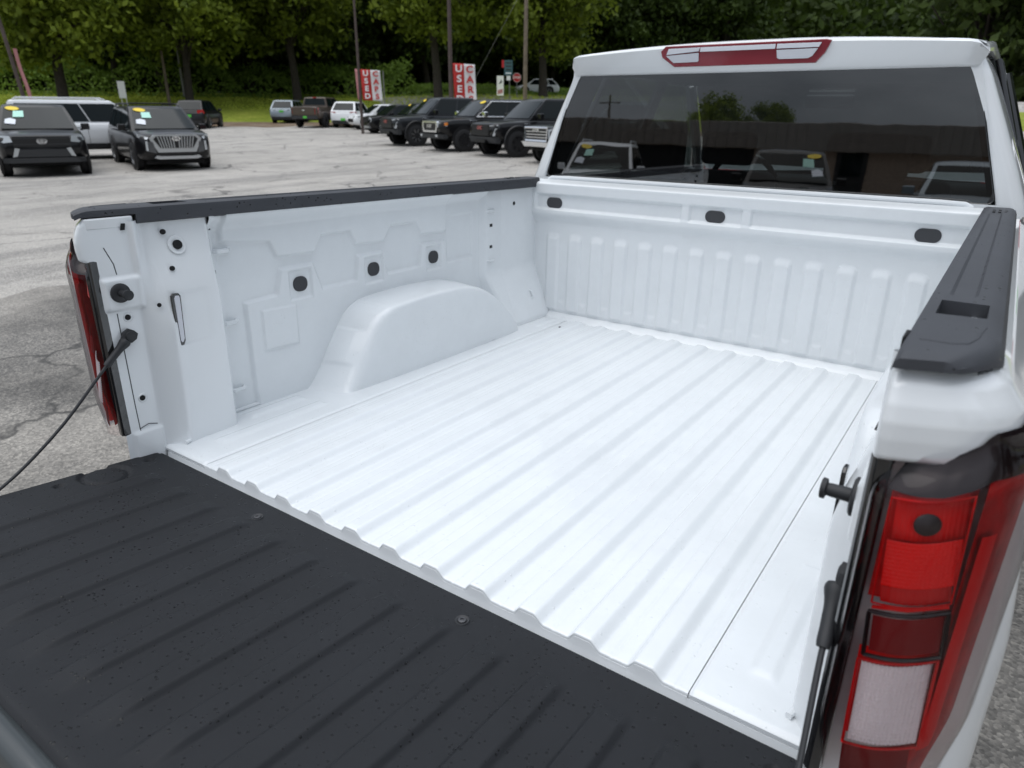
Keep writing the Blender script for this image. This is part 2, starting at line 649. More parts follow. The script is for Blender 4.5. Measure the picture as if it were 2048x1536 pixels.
# --- wheelhouse
ol = np.array([(0.487, -0.012), (0.512, 0.0), (0.556, 0.052), (0.60, 0.118), (0.64, 0.172), (0.668, 0.205), (0.705, 0.230), (0.77, 0.246), (0.95, 0.253), (1.12, 0.247), (1.22, 0.229), (1.285, 0.203),
               (1.36, 0.158), (1.43, 0.102), (1.49, 0.042), (1.525, -0.012)])
tt = np.linspace(0, len(ol) - 1, 200)


def cat(P, t):
    P = np.asarray(P)
    n = len(P)
    out = []
    for q in t:
        i = min(int(q), n - 2)
        f = q - i
        p0, p1, p2, p3 = P[max(i - 1, 0)], P[i], P[i + 1], P[min(i + 2, n - 1)]
        out.append(0.5 * ((2 * p1) + (-p0 + p2) * f + (2 * p0 - 5 * p1 + 4 * p2 - p3) * f * f + (-p0 + 3 * p1 - 3 * p2 + p3) * f ** 3))
    return np.array(out)


O1 = cat(ol, tt)
C0 = np.array([1.32, -0.012])
rows = []
prof = [(-0.868, 1.0), (-0.855, 0.996), (-0.83, 0.988), (-0.80, 0.977), (-0.77, 0.965), (-0.748, 0.955), (-0.735, 0.948), (-0.7265, 0.941), (-0.720, 0.932), (-0.7155, 0.921), (-0.7125, 0.908), (-0.7105, 0.892), (-0.7095, 0.875), (-0.7085, 0.85), (-0.7065, 0.79), (-0.704, 0.70), (-0.702, 0.55), (-0.701, 0.30), (-0.701, 0.02)]
for px, k in prof:
    q = C0 + (O1 - C0) * [k, (0.35 + 0.65 * k) if k > 0.8 else 0.87 * k / 0.8]
    rows.append(np.stack([np.full(len(q), px), q[:, 0], q[:, 1]], 1))
rows = np.array(rows)
PX, PS = np.meshgrid(rows[:, 0, 0], np.linspace(0, 1, rows.shape[1]), indexing='ij')
pad_ = emboss(PX, PS * 2, [(-0.83, 0.30), (-0.755, 0.30), (-0.755, 0.52), (-0.83, 0.52)], 1.0, 0.012) + emboss(PX, PS * 2, [(-0.84, 0.86), (-0.75, 0.86), (-0.75, 1.30), (-0.84, 1.30)], 0.8, 0.014)
rows[..., 1] += -0.005 * pad_ * (PS < 0.33)
rows[..., 2] += 0.004 * pad_
wh = tb(MB().grid(rows), 'wheelhouse', 'bed_paint', angle=70)
mirror(wh)
# rubbery seam sealer along the foot of the wall and round the wheelhouse
bead = [(-0.772, 0.035), (-0.79, 0.09), (-0.815, 0.15), (-0.845, 0.20), (-0.857, 0.24), (-0.858, 0.35), (-0.859, 0.47)]
bp = cat(bead, np.linspace(0, len(bead) - 1, 40))
path = [(a, b, -0.004) for a, b in bp] + [(-0.857, p[0] - 0.004, p[1] + 0.004) for p in O1[8:-8]]
bd = tb(MB().tube(path, 0.0055, 8), 'seam_bead', 'bed_paint')
mirror(bd)
bd2 = tb(MB().tube([(-0.749, 1.512, -0.007), (-0.746, 1.65, -0.007), (-0.744, 1.795, -0.007)], 0.004, 6), 'seam_bead', 'bed_paint')
mirror(bd2)

# --- bulkhead
uu = np.linspace(-1, 1, 700)
zb = np.linspace(-0.012, 0.586, 190)
xl = np.interp(zb, [-0.012, 0.0, 0.21, 0.30, 0.42, 0.46, 0.586], [0.742, 0.744, 0.836, 0.842, 0.846, 0.858, 0.858])
Xb = uu[:, None] * xl[None, :]
Zb = np.repeat(zb[None, :], len(uu), 0)
yb = np.full(Xb.shape, BL)
yb -= 0.026 * smoothstep(0.405, 0.452, Zb)
band = smoothstep(0.462, 0.474, Zb) * smoothstep(0.533, 0.521, Zb)
xm = smoothstep(0.815, 0.800, np.abs(Xb + 0.01))
gap = np.maximum(smoothstep(0.022, 0.012, np.abs(Xb + 0.135)), smoothstep(0.022, 0.012, np.abs(Xb - 0.10)))
yb += 0.013 * band * xm * (1 - 0.75 * gap)
yb += 0.05 * smoothstep(0.566, 0.588, Zb) ** 2
RIB = [-0.736 + 0.1092 * i for i in range(14)]
rib = np.zeros_like(Xb)
for c in RIB:
    half = 0.021
    sl = 0.016
    d = np.abs(Xb - c)
    rib = np.maximum(rib, smoothstep(half + sl, half, d) * smoothstep(0.372, 0.335, Zb + 0.35 * np.maximum(d - 0.012, 0)))
yb -= 0.010 * rib * smoothstep(0.012, 0.03, Zb)
for c in RIB[:-1]:
    m = c + 0.0546
    yb -= emboss(Xb, Zb, [(m - 0.026, 0.018), (m + 0.026, 0.018), (m + 0.014, 0.062), (m - 0.014, 0.062)], 0.004, 0.010)
bulk = tb(MB().grid(np.stack([Xb, yb, Zb], -1)), 'bulkhead', 'bed_paint', angle=70)
lip = MB()
lip.grid([[(x_, yy, zz_) for x_ in np.linspace(-0.858, 0.858, 30)] for yy, zz_ in ((1.822, 0.5855), (1.845, 0.5865), (1.852, 0.582), (1.855, 0.50))])
tb(lip, 'bulkhead_top', 'bed_paint', bulk)
tb(MB().tube([(-0.80, 1.850, 0.584), (-0.785, 1.848, 0.592), (-0.70, 1.847, 0.594), (0.70, 1.847, 0.594), (0.765, 1.848, 0.592), (0.785, 1.850, 0.582)], 0.009, 10), 'bulkhead_lip', 'bed_paint', bulk)
for c in (-0.729, -0.019, 0.686):
    pl = rounded_rect(0.077, 0.044, 0.0215, 7)
    tb(MB().prism(pl, lambda a, b, t, c=c: (c + a, BL - 0.0125 - 0.004 * t, 0.493 + b)), 'tie_down_plug', 'plug_rubber', bulk, bevel=0.0015)
fl = MB().prism([(1.766, -0.014), (1.788, 0.006), (1.80, 0.011), (1.80, -0.03), (1.766, -0.03)], lambda a, b, t: (-0.742 + 1.484 * t, a, b))
tb(fl, 'bulkhead_flange', 'bed_paint', bulk, angle=20)

# --- rear posts with the tailgate jamb
CTRL = [(-0.870, 0.236), (-0.842, 0.222), (-0.802, 0.208), (-0.784, 0.196), (-0.7785, 0.17), (-0.7775, 0.12), (-0.7765, 0.082), ('c', 0.056), ('c2', 0.034), (-0.806, 0.010), (-0.8145, -0.004), (-0.8155, -0.03), (-0.8155, -0.06), (-0.8155, -0.0885)]
zp = np.linspace(-0.07, 0.570, 150)
rows = []
for zc in zp:
    f = float(smoothstep(0.30, 0.555, zc))
    xc = -0.7725 - 0.055 * f
    xc2 = -0.786 - 0.042 * f
    f2 = float(smoothstep(0.33, 0.56, zc))
    cp = [(xc if a == 'c' else xc2 if a == 'c2' else min(a, a + (-0.829 - a) * f2) if b > 0.06 else a, b) for a, b in CTRL]
    q = cat(cp, np.linspace(0, len(cp) - 1, 105))
    xx, yy2 = q[:, 0].copy(), q[:, 1]
    pad = smoothstep(0.360, 0.372, zc) * smoothstep(0.448, 0.436, zc) * smoothstep(-0.086, -0.076, yy2) * smoothstep(0.012, -0.002, yy2)
    xx += 0.009 * pad
    low = smoothstep(0.052, 0.044, zc) * smoothstep(-0.075, -0.068, yy2) * smoothstep(0.006, -0.004, yy2)
    xx += 0.006 * low
    rec = smoothstep(0.255, 0.262, zc) * smoothstep(0.392, 0.385, zc) * smoothstep(0.062, 0.07, yy2) * smoothstep(0.17, 0.15, yy2)
    xx -= 0.003 * rec
    rows.append(np.stack([xx, yy2, np.full(len(xx), zc)], 1))
post = tb(MB().grid(rows), 'rear_post', 'body_paint', angle=60)
# welded seam line on the jamb
tb(MB().tube([(-0.8155, -0.062, 0.515), (-0.8155, -0.046, 0.475), (-0.8155, -0.043, 0.45)], 0.0012, 5), 'panel_seam', 'seam_dark', post)
tb(MB().tube([(-0.8155, -0.058, 0.358), (-0.8155, -0.057, 0.25), (-0.8155, -0.055, 0.12), (-0.8155, -0.053, 0.055), (-0.8155, -0.051, 0.02)], 0.0012, 5), 'panel_seam', 'seam_dark', post)
tb(MB().tube([(-0.815, -0.053, 0.056), (-0.8145, -0.03, 0.063), (-0.8145, -0.008, 0.056)], 0.001, 5), 'panel_seam', 'seam_dark', post)
for yy, zc, r in ((0.087, 0.536, 0.0065), (0.117, 0.502, 0.0115), (0.086, 0.448, 0.006)):
    xf = -0.7775 - 0.0445 * float(smoothstep(0.33, 0.56, zc))
    tb(MB().cyl((xf, yy, zc), (1, 0, 0.22), r, 0.005, 16), 'access_hole', 'hole_black', post)
tb(MB().lathe([(0.024, -0.0035), (0.0225, -0.0012), (0.018, -0.0018), (0.0118, -0.003)], (-0.7775 - 0.0445 * float(smoothstep(0.33, 0.56, 0.502)), 0.117, 0.502), (1, 0, 0.25), 28), 'hole_rim', 'body_paint', post)
tb(MB().cyl((-0.786, 0.031, 0.367), (0.8, -0.6, 0), 0.005, 0.005, 12), 'access_hole', 'hole_black', post)
for yy, zc in ((-0.036, 0.345), (-0.035, 0.135)):
    tb(MB().lathe([(0.0125, 0.0), (0.011, 0.0018), (0.007, 0.0012), (0.0065, -0.002)], (-0.8155, yy + 0.002, zc), (1, 0, 0), 20), 'hole_rim', 'body_paint', post)
    tb(MB().cyl((-0.8145, yy, zc), (1, 0, 0), 0.0068, 0.004, 14), 'access_hole', 'hole_black', post)
tb(MB().lathe([(0.013, 0.0), (0.012, 0.003), (0.006, 0.0035), (0.0, 0.0035)], (-0.8155, -0.036, 0.012), (1, 0, 0), 16), 'jamb_bolt', 'body_paint', post)
# striker
st = MB().lathe([(0.023, -0.001), (0.023, 0.004), (0.020, 0.006), (0.0085, 0.0065), (0.008, 0.028), (0.0075, 0.032), (0.012, 0.0335), (0.0125, 0.038), (0.011, 0.039), (0.0, 0.039)], (-0.806, -0.047, 0.408), (1, 0, 0), 28)
tb(st, 'tailgate_striker', 'cable_black', post)
# cargo lamp
cl = tb(MB().prism([(0.052, 0.386), (0.058, 0.392), (0.073, 0.391), (0.078, 0.384), (0.0745, 0.268), (0.069, 0.257), (0.058, 0.256), (0.0535, 0.262)], lambda a, b, t: (-0.779 + 0.006 * t, a + 0.004, b)), 'cargo_lamp', 'gloss_black', post, bevel=0.0015)
tb(MB().prism([(0.0595, 0.380), (0.0635, 0.386), (0.072, 0.385), (0.0735, 0.378), (0.071, 0.275), (0.0665, 0.266), (0.0625, 0.266), (0.0605, 0.272)], lambda a, b, t: (-0.7735 + 0.0025 * t, a + 0.004, b)), 'lamp_lens', 'lamp_clear', cl)
# white shoulder below the rail end, with the rubber notch
tp = MB()
tp.prism([(-0.820, -0.098), (-0.8145, -0.09), (-0.8145, 0.012), (-0.822, 0.02), (-0.832, 0.02), (-0.832, -0.092)], lambda a, b, t: (a, b, 0.556 + 0.026 * t))
tb(tp, 'post_shoulder', 'body_paint', post, bevel=0.004, segs=3)
tb(MB().prism([(-0.018, 0.551), (-0.009, 0.551), (-0.006, 0.562), (-0.006, 0.566), (-0.014, 0.566)], lambda a, b, t: (-0.8145 + 0.0035 * t, a, b)), 'rubber_stop', 'hole_black', post)
tb(MB().box(-0.875, -0.868, 0.10, 0.30, 0.40, 0.585), 'post_backing', 'body_paint', post)
mirror(post)


# --- outer bedside skin with rolled shoulder
def bed_outline(zc, lampcut=True):
    xo = np.interp(zc, [-0.45, -0.30, 0.0, 0.22, 0.36, 0.44, 0.50, 0.54, 0.566, 0.580], [0.965, 0.985, 0.992, 0.990, 0.975, 0.958, 0.946, 0.936, 0.917, 0.899])
    yr = np.interp(zc, [0.43, 0.46, 0.49, 0.512, 0.53, 0.548, 0.566, 0.580], [-0.114, -0.114, -0.116, -0.119, -0.119, -0.115, -0.107, -0.094])
    if lampcut:
        yr += 0.04 * float(smoothstep(0.492, 0.47, zc))
    r = np.interp(zc, [0.3, 0.5, 0.58], [0.085, 0.07, 0.06])
    pts = [(0.8155, -0.082), (0.8157, -0.09 if zc < 0.48 else yr + 0.010), (0.818, yr + 0.003)]
    for k in range(7):
        pts.append((0.822 + (xo - r - 0.822) * k / 6, yr))
    for k in range(1, 13):
        a = math.radians(-90 + 90 * k / 12)
        pts.append((xo - r + r * math.cos(a), yr + r + r * math.sin(a)))
    for k in range(1, 22):
        pts.append((xo, yr + r + (1.845 - yr - r) * k / 21))
    return pts


zside = np.concatenate([np.linspace(-0.45, 0.42, 24), np.linspace(0.43, 0.580, 52)])
skin = tb(MB().grid([[(a, b, zc) for a, b in bed_outline(zc)] for zc in zside]), 'bedside_skin', 'body_paint', angle=60, sw=True)
lskin = mirror(skin)
top = MB().grid([[(0.886, -0.07, 0.5785), (0.886, 1.845, 0.5785)], [(0.898, -0.05, 0.5795), (0.898, 1.845, 0.5795)]])
tpn = tb(top, 'rail_base', 'body_paint', skin)
D.objects.remove(lskin)
lskin = mirror(skin)
# bright lettering plate on the flank
for k, (yy, hh) in enumerate(((1.30, 0.055), (1.38, 0.055), (1.46, 0.055), (1.54, 0.055), (1.62, 0.055))):
    tb(MB().prism([(0, 0), (0.012, 0), (0.012, 0.02), (0.03, 0.02), (0.03, 0), (0.042, 0), (0.05, hh), (0.036, hh), (0.034, 0.034), (0.02, 0.034), (0.022, hh), (0.008, hh)], lambda a, b, t, yy=yy: (0.9885 + 0.008 * t, yy + a, 0.235 + b)), 'flank_letter', 'chrome', skin)


# --- rail caps
def rail_cap():
    xsec = [0.8235, 0.8165, 0.8160, 0.8185, 0.825, 0.833, 0.838, 0.842, 0.866, 0.870, 0.878, 0.884, 0.892, 0.9005, 0.9055, 0.9075]
    ysec = sorted(set([-0.112, -0.111, -0.108, -0.102, -0.094, -0.082, -0.07, -0.058, -0.045, -0.03, -0.0125, -0.0115, 0.0, 0.025, 0.0255, 0.045, 0.08, 0.083, 0.165, 0.17, 0.20, 0.215, 0.23] + list(np.linspace(0.3, 1.80, 16))))
    G = []
    for yy in ysec:
        row = []
        k = float(smoothstep(0.195, 0.235, yy)) * float(smoothstep(1.66, 1.60, yy))
        endz = 0.011 * (max(0.0, (-0.075 - yy) / 0.043)) ** 2
        rise = 0.009 * (1 - (yy + 0.12) / 1.92)
        shr = max(0.0, (-0.028 - yy) / 0.09)
        w = 1 - 0.60 * (1 - math.sqrt(max(0.0, 1 - min(1, shr) ** 2)))
        for i, xx in enumerate(xsec):
            zt_ = [0.553, 0.557, 0.580, 0.590, 0.5935, 0.594, 0.594, 0.594, 0.594, 0.594, 0.594, 0.594, 0.5925, 0.587, 0.576, 0.566][i]
            if yy < 0.0255 and i < 2:
                zt_ = 0.576
            if 6 < i < 9:
                zt_ -= 0.0035 * k
            if i == 9:
                zt_ += 0.0008 * k
            x2 = 0.816 + (xx - 0.816) * w
            if 2 <= i <= 13:
                zt_ -= endz
            if yy < -0.03 and i in (14, 15):
                zt_ = zt_ + (0.004 if i == 14 else 0.009) * float(smoothstep(-0.03, -0.09, yy))
            row.append((x2, yy, zt_ + rise))
        G.append(row)
    # closing end skirt
    e0 = G[0]
    G.insert(0, [(a, b - 0.0005, min(c, 0.584)) for i, (a, b, c) in enumerate(e0)])
    mb = MB()
    G = np.array(G)
    ni, nj = G.shape[:2]
    holes = set()
    yk = [g[0][1] for g in G]
    for i in range(ni - 1):
        for j in range(nj - 1):
            if yk[i] >= 0.079 and yk[i + 1] <= 0.171 and 5 <= j <= 10:
                holes.add((i, j))
    V = G.reshape(-1, 3)
    F = [(i * nj + j, (i + 1) * nj + j, (i + 1) * nj + j + 1, i * nj + j + 1) for i in range(ni - 1) for j in range(nj - 1) if (i, j) not in holes]
    mb.add(V, F)
    i0 = min(i for i, j in holes)
    i1 = max(i for i, j in holes) + 1
    ring = [G[i0][5], G[i0][11], G[i1][11], G[i1][5]]
    # pocket walls, corners pulled in slightly lower down
    dn = [np.array(p) - [0, 0, 0.08] for p in ring]
    for a in range(4):
        b = (a + 1) % 4
        mb.add([ring[a], ring[b], dn[b], dn[a]], [(0, 1, 2, 3)])
    mb.add(dn, [(0, 1, 2, 3)])
    return mb


cap = tb(rail_cap(), 'rail_cap', 'rail_plastic', angle=32, sw=True)
pk = MB().box(0.8345, 0.8825, 0.0815, 0.1685, 0.515, 0.5655)
tb(pk, 'stake_pocket', 'hole_black', cap)
tb(MB().tube([(0.831, -0.058, 0.6022), (0.858, -0.058, 0.6022), (0.872, -0.048, 0.6022), (0.879, -0.02, 0.602), (0.884, 0.04, 0.6018)], 0.0018, 6), 'cap_crease', 'rail_plastic', cap)
for xx, yy in ((0.848, 1.63), (0.862, 1.63), (0.876, 1.63), (0.848, 1.68), (0.862, 1.69), (0.878, 1.67)):
    tb(MB().box(xx - 0.0035, xx + 0.0035, yy - 0.012, yy + 0.012, 0.590, 0.5965), 'cap_clip', 'cable_black', cap, bevel=0.001)
mirror(cap)
tb(MB().prism([(0.8152, -0.014), (0.819, -0.014), (0.817, -0.05), (0.8152, -0.05)], lambda a, b, t: (a, b, 0.584 + 0.016 * t)), 'rubber_stop', 'hole_black', cap)


# --- tail lamps (built on the right, mirrored)
def lamp_top(x_, y_):
    if y_ < -0.10:
        return float(np.interp(x_, [0.82, 0.86, 0.885, 0.91, 0.93], [0.494, 0.498, 0.503, 0.515, 0.528]))
    return float(np.interp(y_, [-0.10, -0.06, 0.0, 0.09], [0.530, 0.538, 0.52, 0.46]))


plan = [(0.8185, -0.096), (0.8195, -0.104), (0.823, -0.111), (0.834, -0.1225), (0.850, -0.1345), (0.868, -0.1425), (0.888, -0.1465), (0.906, -0.1460), (0.922, -0.1415), (0.938, -0.131), (0.952, -0.112), (0.963, -0.094), (0.971, -0.066), (0.977, -0.025), (0.981, 0.03), (0.983, 0.09)]
pl2 = cat(plan, np.linspace(0, len(plan) - 1, 76))


def lamp_surf(inset=0.0, zlo=0.045, i0=0, i1=None, cx=0.86, cy=-0.02):
    rows = []
    pp = pl2[i0:i1]
    for k, (px, py) in enumerate(pp):
        a = pl2[max(i0 + k - 1, 0)]
        b = pl2[min(i0 + k + 1, len(pl2) - 1)]
        t = np.array(b) - np.array(a)
        t /= np.linalg.norm(t) + 1e-9
        nrm = np.array([t[1], -t[0]])
        zt_ = lamp_top(px, py)
        row = []
        for f in np.linspace(0, 1, 46):
            zz_ = zlo + (zt_ - zlo) * f
            roll = -0.020 * float(smoothstep(zt_ - 0.055, zt_, zz_)) ** 1.4 - 0.012 * float(smoothstep(0.16, zlo, zz_))
            q = np.array([px, py]) + nrm * (roll - inset)
            sw = 0.012 * (1 - f)            # the lamp narrows a little towards its foot
            row.append((q[0] - 0.3 * sw if px > 0.86 else q[0], q[1] + sw * 0.8, zz_))
        rows.append(row)
    return np.array(rows)


simple('lens_backing', (0.42, 0.003, 0.004), 0.5, var=0.25, vscale=40, spec=0.2)
simple('lens_black', (0.010, 0.006, 0.007), 0.3)
simple('lens_side', (0.75, 0.006, 0.006), 0.35, spec=0.2)


def lens_mat(name, col, freq, strength, metal=0.0):
    m, b = new_mat(name)
    setp(b, Base_Color=(*col, 1), Roughness=0.3, Coat_Weight=0.15, Metallic=metal, Specular_IOR_Level=0.2)
    t = m.node_tree
    co = t.nodes.new('ShaderNodeTexCoord')
    w1 = t.nodes.new('ShaderNodeTexWave')
    w1.bands_direction = 'X'
    w1.inputs['Scale'].default_value = freq
    w2 = t.nodes.new('ShaderNodeTexWave')
    w2.bands_direction = 'Z'
    w2.inputs['Scale'].default_value = freq * 0.8
    t.links.new(co.outputs['Object'], w1.inputs['Vector'])
    t.links.new(co.outputs['Object'], w2.inputs['Vector'])
    ad = t.nodes.new('ShaderNodeMath')
    t.links.new(w1.outputs['Fac'], ad.inputs[0])
    t.links.new(w2.outputs['Fac'], ad.inputs[1])
    bp_ = t.nodes.new('ShaderNodeBump')
    bp_.inputs['Strength'].default_value = strength
    bp_.inputs['Distance'].default_value = 0.002
    t.links.new(ad.outputs[0], bp_.inputs['Height'])
    t.links.new(bp_.outputs['Normal'], b.inputs['Normal'])
    return m


lens_mat('brake_lens', (1.0, 0.006, 0.003), 170, 0.05, 0.0)
lens_mat('brake_shaded', (0.62, 0.003, 0.003), 170, 0.05, 0.0)  # darker copy of the lens red, with the bowl's shade put into the colour
lens_mat('reverse_lens', (0.97, 0.93, 0.94), 190, 0.05, 0.0)
simple('lens_rim', (0.85, 0.008, 0.006), 0.35, spec=0.2)
simple('lens_deep', (0.22, 0.002, 0.004), 0.4, spec=0.2)

I_R = 42                                  # where the rear face turns into the flank
lamp = tb(MB().grid(lamp_surf(0.080, i0=6, i1=I_R + 3)), 'tail_lamp', 'lens_backing', angle=50, sw=True)
tb(MB().grid(lamp_surf(0.017, i0=I_R)), 'side_backing', 'lens_backing', lamp, angle=50, sw=True)
shell = tb(MB().grid(lamp_surf(0.0, i0=8)), 'lamp_shell', 'lens_shell', lamp, angle=50, sw=True)
bez = lamp_surf(0.0015, i0=0, i1=11)
tb(MB().grid(bez), 'lamp_bezel', 'gloss_black', lamp, angle=50, sw=True)
hs = MB().prism([(0.8145, -0.0895), (0.8145, -0.0985), (0.819, -0.104), (0.836, -0.106), (0.836, -0.05), (0.82, -0.05)], lambda a, b, t: (a, b + 0.006 * (1 - t), 0.048 + (0.488 - 0.048) * t))
tb(hs, 'lamp_housing', 'gloss_black', lamp, bevel=0.003, sw=True)
# smoked top band, seen through the shell
tb(MB().grid(np.array([r[41:] for r in lamp_surf(0.010, i0=12)])), 'smoked_band', 'lens_black', lamp, angle=50, sw=True)


def chamber(x0, x1, z0, z1, tilt, y0=-0.119, nx=14, nz=16, curve=0.004, splay=0.004, fx=0, fz=0, amp=0.0007):
    """panel whose top edge lies at depth y0 and whose foot comes forward by tilt"""
    g = []
    for i in range(nx + 1):
        r = []
        for j in range(nz + 1):
            f, h = i / nx, j / nz
            xx = x0 + (x1 - x0) * f + splay * (1 - h)
            yy = y0 - curve * math.sin(math.pi * f) - tilt * (1 - h)
            if fx:
                yy -= amp * abs(math.sin(math.pi * f * fx))
            if fz:
                yy -= amp * abs(math.sin(math.pi * h * fz))
            zz_ = z0 + (z1 - z0) * h + 0.012 * f - 0.004 * math.sin(math.pi * f)
            r.append((xx, yy, zz_))
        g.append(r)
    return g


def tl(g, name, mat, par):
    return tb(MB().grid(g), name, mat, par, angle=60, sw=True)


def surround(x0, x1, z0, z1, y0, y1, name, mat, par):
    """side walls of a lamp chamber, from depth y0 out to y1"""
    m_ = MB()
    o_ = [np.array(chamber(x0, x1, z0, z1, 0.0, y0=yy, nx=8, nz=2)) for yy in (y0, y1)]
    for e0, e1 in ((o_[0][:, 0], o_[1][:, 0]), (o_[0][:, -1], o_[1][:, -1]), (o_[0][0], o_[1][0]), (o_[0][-1], o_[1][-1])):
        m_.grid([e0, e1])
    return tb(m_, name, mat, par, angle=40, sw=True)


def rim(c, r, name, mat, par):
    g = np.array(c)
    ed = list(g[:, 0]) + list(g[-1, 1:]) + list(g[::-1, -1])[1:] + list(g[0, ::-1])[1:]
    return tb(MB().tube([tuple(p) for p in ed], r, 6), name, mat, par, sw=True)


# brake lamp: deep upper bowl, bright fluted step in front, bulb, foot, rim
bl = tl(chamber(0.8455, 0.9085, 0.396, 0.446, 0.004, y0=-0.100, nx=60, fx=15), 'brake_bowl', 'brake_shaded', lamp)
tl(chamber(0.8465, 0.9115, 0.348, 0.398, 0.010, y0=-0.112, nx=72, nz=48, fx=18, fz=12), 'brake_lens', 'brake_lens', bl)
tl(chamber(0.8495, 0.9115, 0.326, 0.347, 0.004, y0=-0.115, nx=40, fx=10), 'reflector_foot', 'brake_shaded', bl)
tb(MB().lathe([(0.0125, 0.0), (0.012, 0.003), (0.009, 0.0045), (0.0, 0.005)], (0.878, -0.107, 0.418), (0, -1, 0.3), 20), 'bulb_socket', 'lens_black', bl, sw=True)
tl(chamber(0.840, 0.914, 0.316, 0.455, 0.0, y0=-0.094, splay=0.0), 'chamber_back', 'brake_shaded', bl)
rim(chamber(0.8425, 0.9115, 0.326, 0.451, 0.003, y0=-0.1215), 0.0011, 'lens_rim', 'lens_side', bl)
tb(MB().tube([(0.848, -0.126, 0.3215), (0.88, -0.129, 0.3245), (0.915, -0.1255, 0.3345)], 0.0022, 8), 'lens_rim', 'lens_rim', bl, sw=True)
mdl = tl(chamber(0.850, 0.914, 0.262, 0.306, 0.004, y0=-0.117), 'middle_lens', 'lens_deep', lamp)
rim(chamber(0.846, 0.917, 0.256, 0.312, 0.002, y0=-0.120), 0.0024, 'lens_divider', 'lens_black', mdl)
rv = tl(chamber(0.850, 0.916, 0.135, 0.240, 0.010, y0=-0.112, nx=120, nz=100, fx=16, fz=22, amp=0.0016), 'reverse_lens', 'reverse_lens', lamp)
tl(chamber(0.844, 0.921, 0.126, 0.253, 0.0, y0=-0.100), 'chamber_back', 'lens_side', rv)
rim(chamber(0.8465, 0.919, 0.130, 0.249, 0.003, y0=-0.1205), 0.0018, 'lens_rim', 'lens_side', rv)
tl(chamber(0.850, 0.916, 0.07, 0.125, 0.002, y0=-0.115), 'lower_lens', 'lens_deep', lamp)
ls = lamp_surf(0.010, i0=43, i1=49)
tb(MB().grid(np.array([r[8:36] for r in ls])), 'side_reflector', 'lens_side', lamp, angle=60, sw=True)
mirror(lamp)

# --- tailgate, lowered, with black liner
TG0, TGS = -0.0125, math.tan(math.radians(4.6))


def tgz(yy):
    return -0.0215 + (TG0 - np.asarray(yy)) * TGS


simple('bolt_dark', (0.10, 0.10, 0.105), 0.4, metal=0.8)
simple('tailgate_edge', (0.028, 0.034, 0.036), 0.35, coat=0.4)
xt = np.linspace(-0.822, 0.822, 620)
yt = TG0 - np.concatenate([[0, 0.002, 0.006], np.linspace(0.012, 0.593, 126), [0.603, 0.610, 0.616, 0.620]])
Xt, Yt = np.meshgrid(xt, yt, indexing='ij')
Zt = tgz(Yt)
rb = crest_h(xt, 0.018, 0.012)
for c in (-0.669, 0.669):
    rb = np.maximum(rb, smoothstep(0.032, 0.016, np.abs(xt - c)))
fade = smoothstep(TG0 - 0.075, TG0 - 0.12, Yt) * smoothstep(TG0 - 0.575, TG0 - 0.49, Yt)
Zt = Zt + 0.0095 * rb[:, None] * fade
dd = TG0 - Yt
Zt -= 0.010 * smoothstep(0.006, 0.0, dd) + 0.012 * smoothstep(0.606, 0.620, dd)
# rounded side edges and near corners
ed = np.abs(Xt)
cr = 0.030
cxd = np.maximum(ed - (0.822 - cr), 0) / cr
cyd = np.maximum(cr - dd, 0) / cr
rad = np.hypot(cxd, cyd)
Zt -= 0.014 * smoothstep(0.80, 1.0, rad) * (rad > 0)
Xc = np.where(rad > 1, np.sign(Xt) * (0.822 - cr + cxd / np.maximum(rad, 1e-6) * cr), Xt)
Yc = np.where((rad > 1) & (cyd > 0), TG0 - (cr - cyd / np.maximum(rad, 1e-6) * cr), Yt)
for sx in (-1, 1):
    cupd = np.hypot(Xt - sx * 0.768, Yt + 0.176)
    Zt -= 0.006 * smoothstep(0.058, 0.055, cupd) * smoothstep(0.043, 0.046, cupd) + 0.0020 * smoothstep(0.052, 0.049, cupd)
    for yy in (-0.062, -0.272):
        Zt -= 0.006 * smoothstep(0.012, 0.009, np.hypot(Xt - sx * 0.778, Yt - yy))
tail = tb(MB().grid(np.stack([Xc, Yc, Zt], -1)), 'tailgate', 'liner_plastic', angle=60)
tg_sh = MB()
secs = [(TG0 - 0.002, -0.012), (TG0 + 0.004, -0.025), (TG0 + 0.002, -0.045), (TG0 - 0.02, -0.06), (-0.52, -0.075), (-0.60, -0.055), (-0.615, -0.035), (-0.62, -0.025), (-0.60, -0.014)]
tg_sh.prism([(a, float(tgz(a)) + b) for a, b in secs], lambda a, b, t: (-0.816 + 1.632 * t, a, b))
tb(tg_sh, 'tailgate_shell', 'body_paint', tail, bevel=0.004)
edge_m = MB().prism([(a, float(tgz(a)) + b) for a, b in ((-0.60, -0.016), (-0.628, -0.009), (-0.634, -0.004), (-0.648, -0.006), (-0.660, -0.014), (-0.668, -0.03), (-0.664, -0.045), (-0.63, -0.05))], lambda a, b, t: (-0.82 + 1.64 * t, a, b))
tb(edge_m, 'top_edge_trim', 'tailgate_edge', tail, angle=50)
for bx in (-0.325, 0.248):
    for by in (-0.072, -0.515):
        c = (bx, by, float(tgz(by)) + 0.001)
        bolt = tb(MB().lathe([(0.0135, 0.0), (0.0125, 0.0016), (0.0105, 0.001), (0.008, -0.0005)], c, (0, 0, 1), 24), 'liner_bolt', 'cable_black', tail)
        tb(MB().lathe([(0.0078, 0.0), (0.0072, 0.0022), (0.0035, 0.003), (0.003, 0.0015), (0.0, 0.0015)], (c[0], c[1], c[2] - 0.0006), (0, 0, 1), 12), 'bolt_head', 'bolt_dark', bolt)

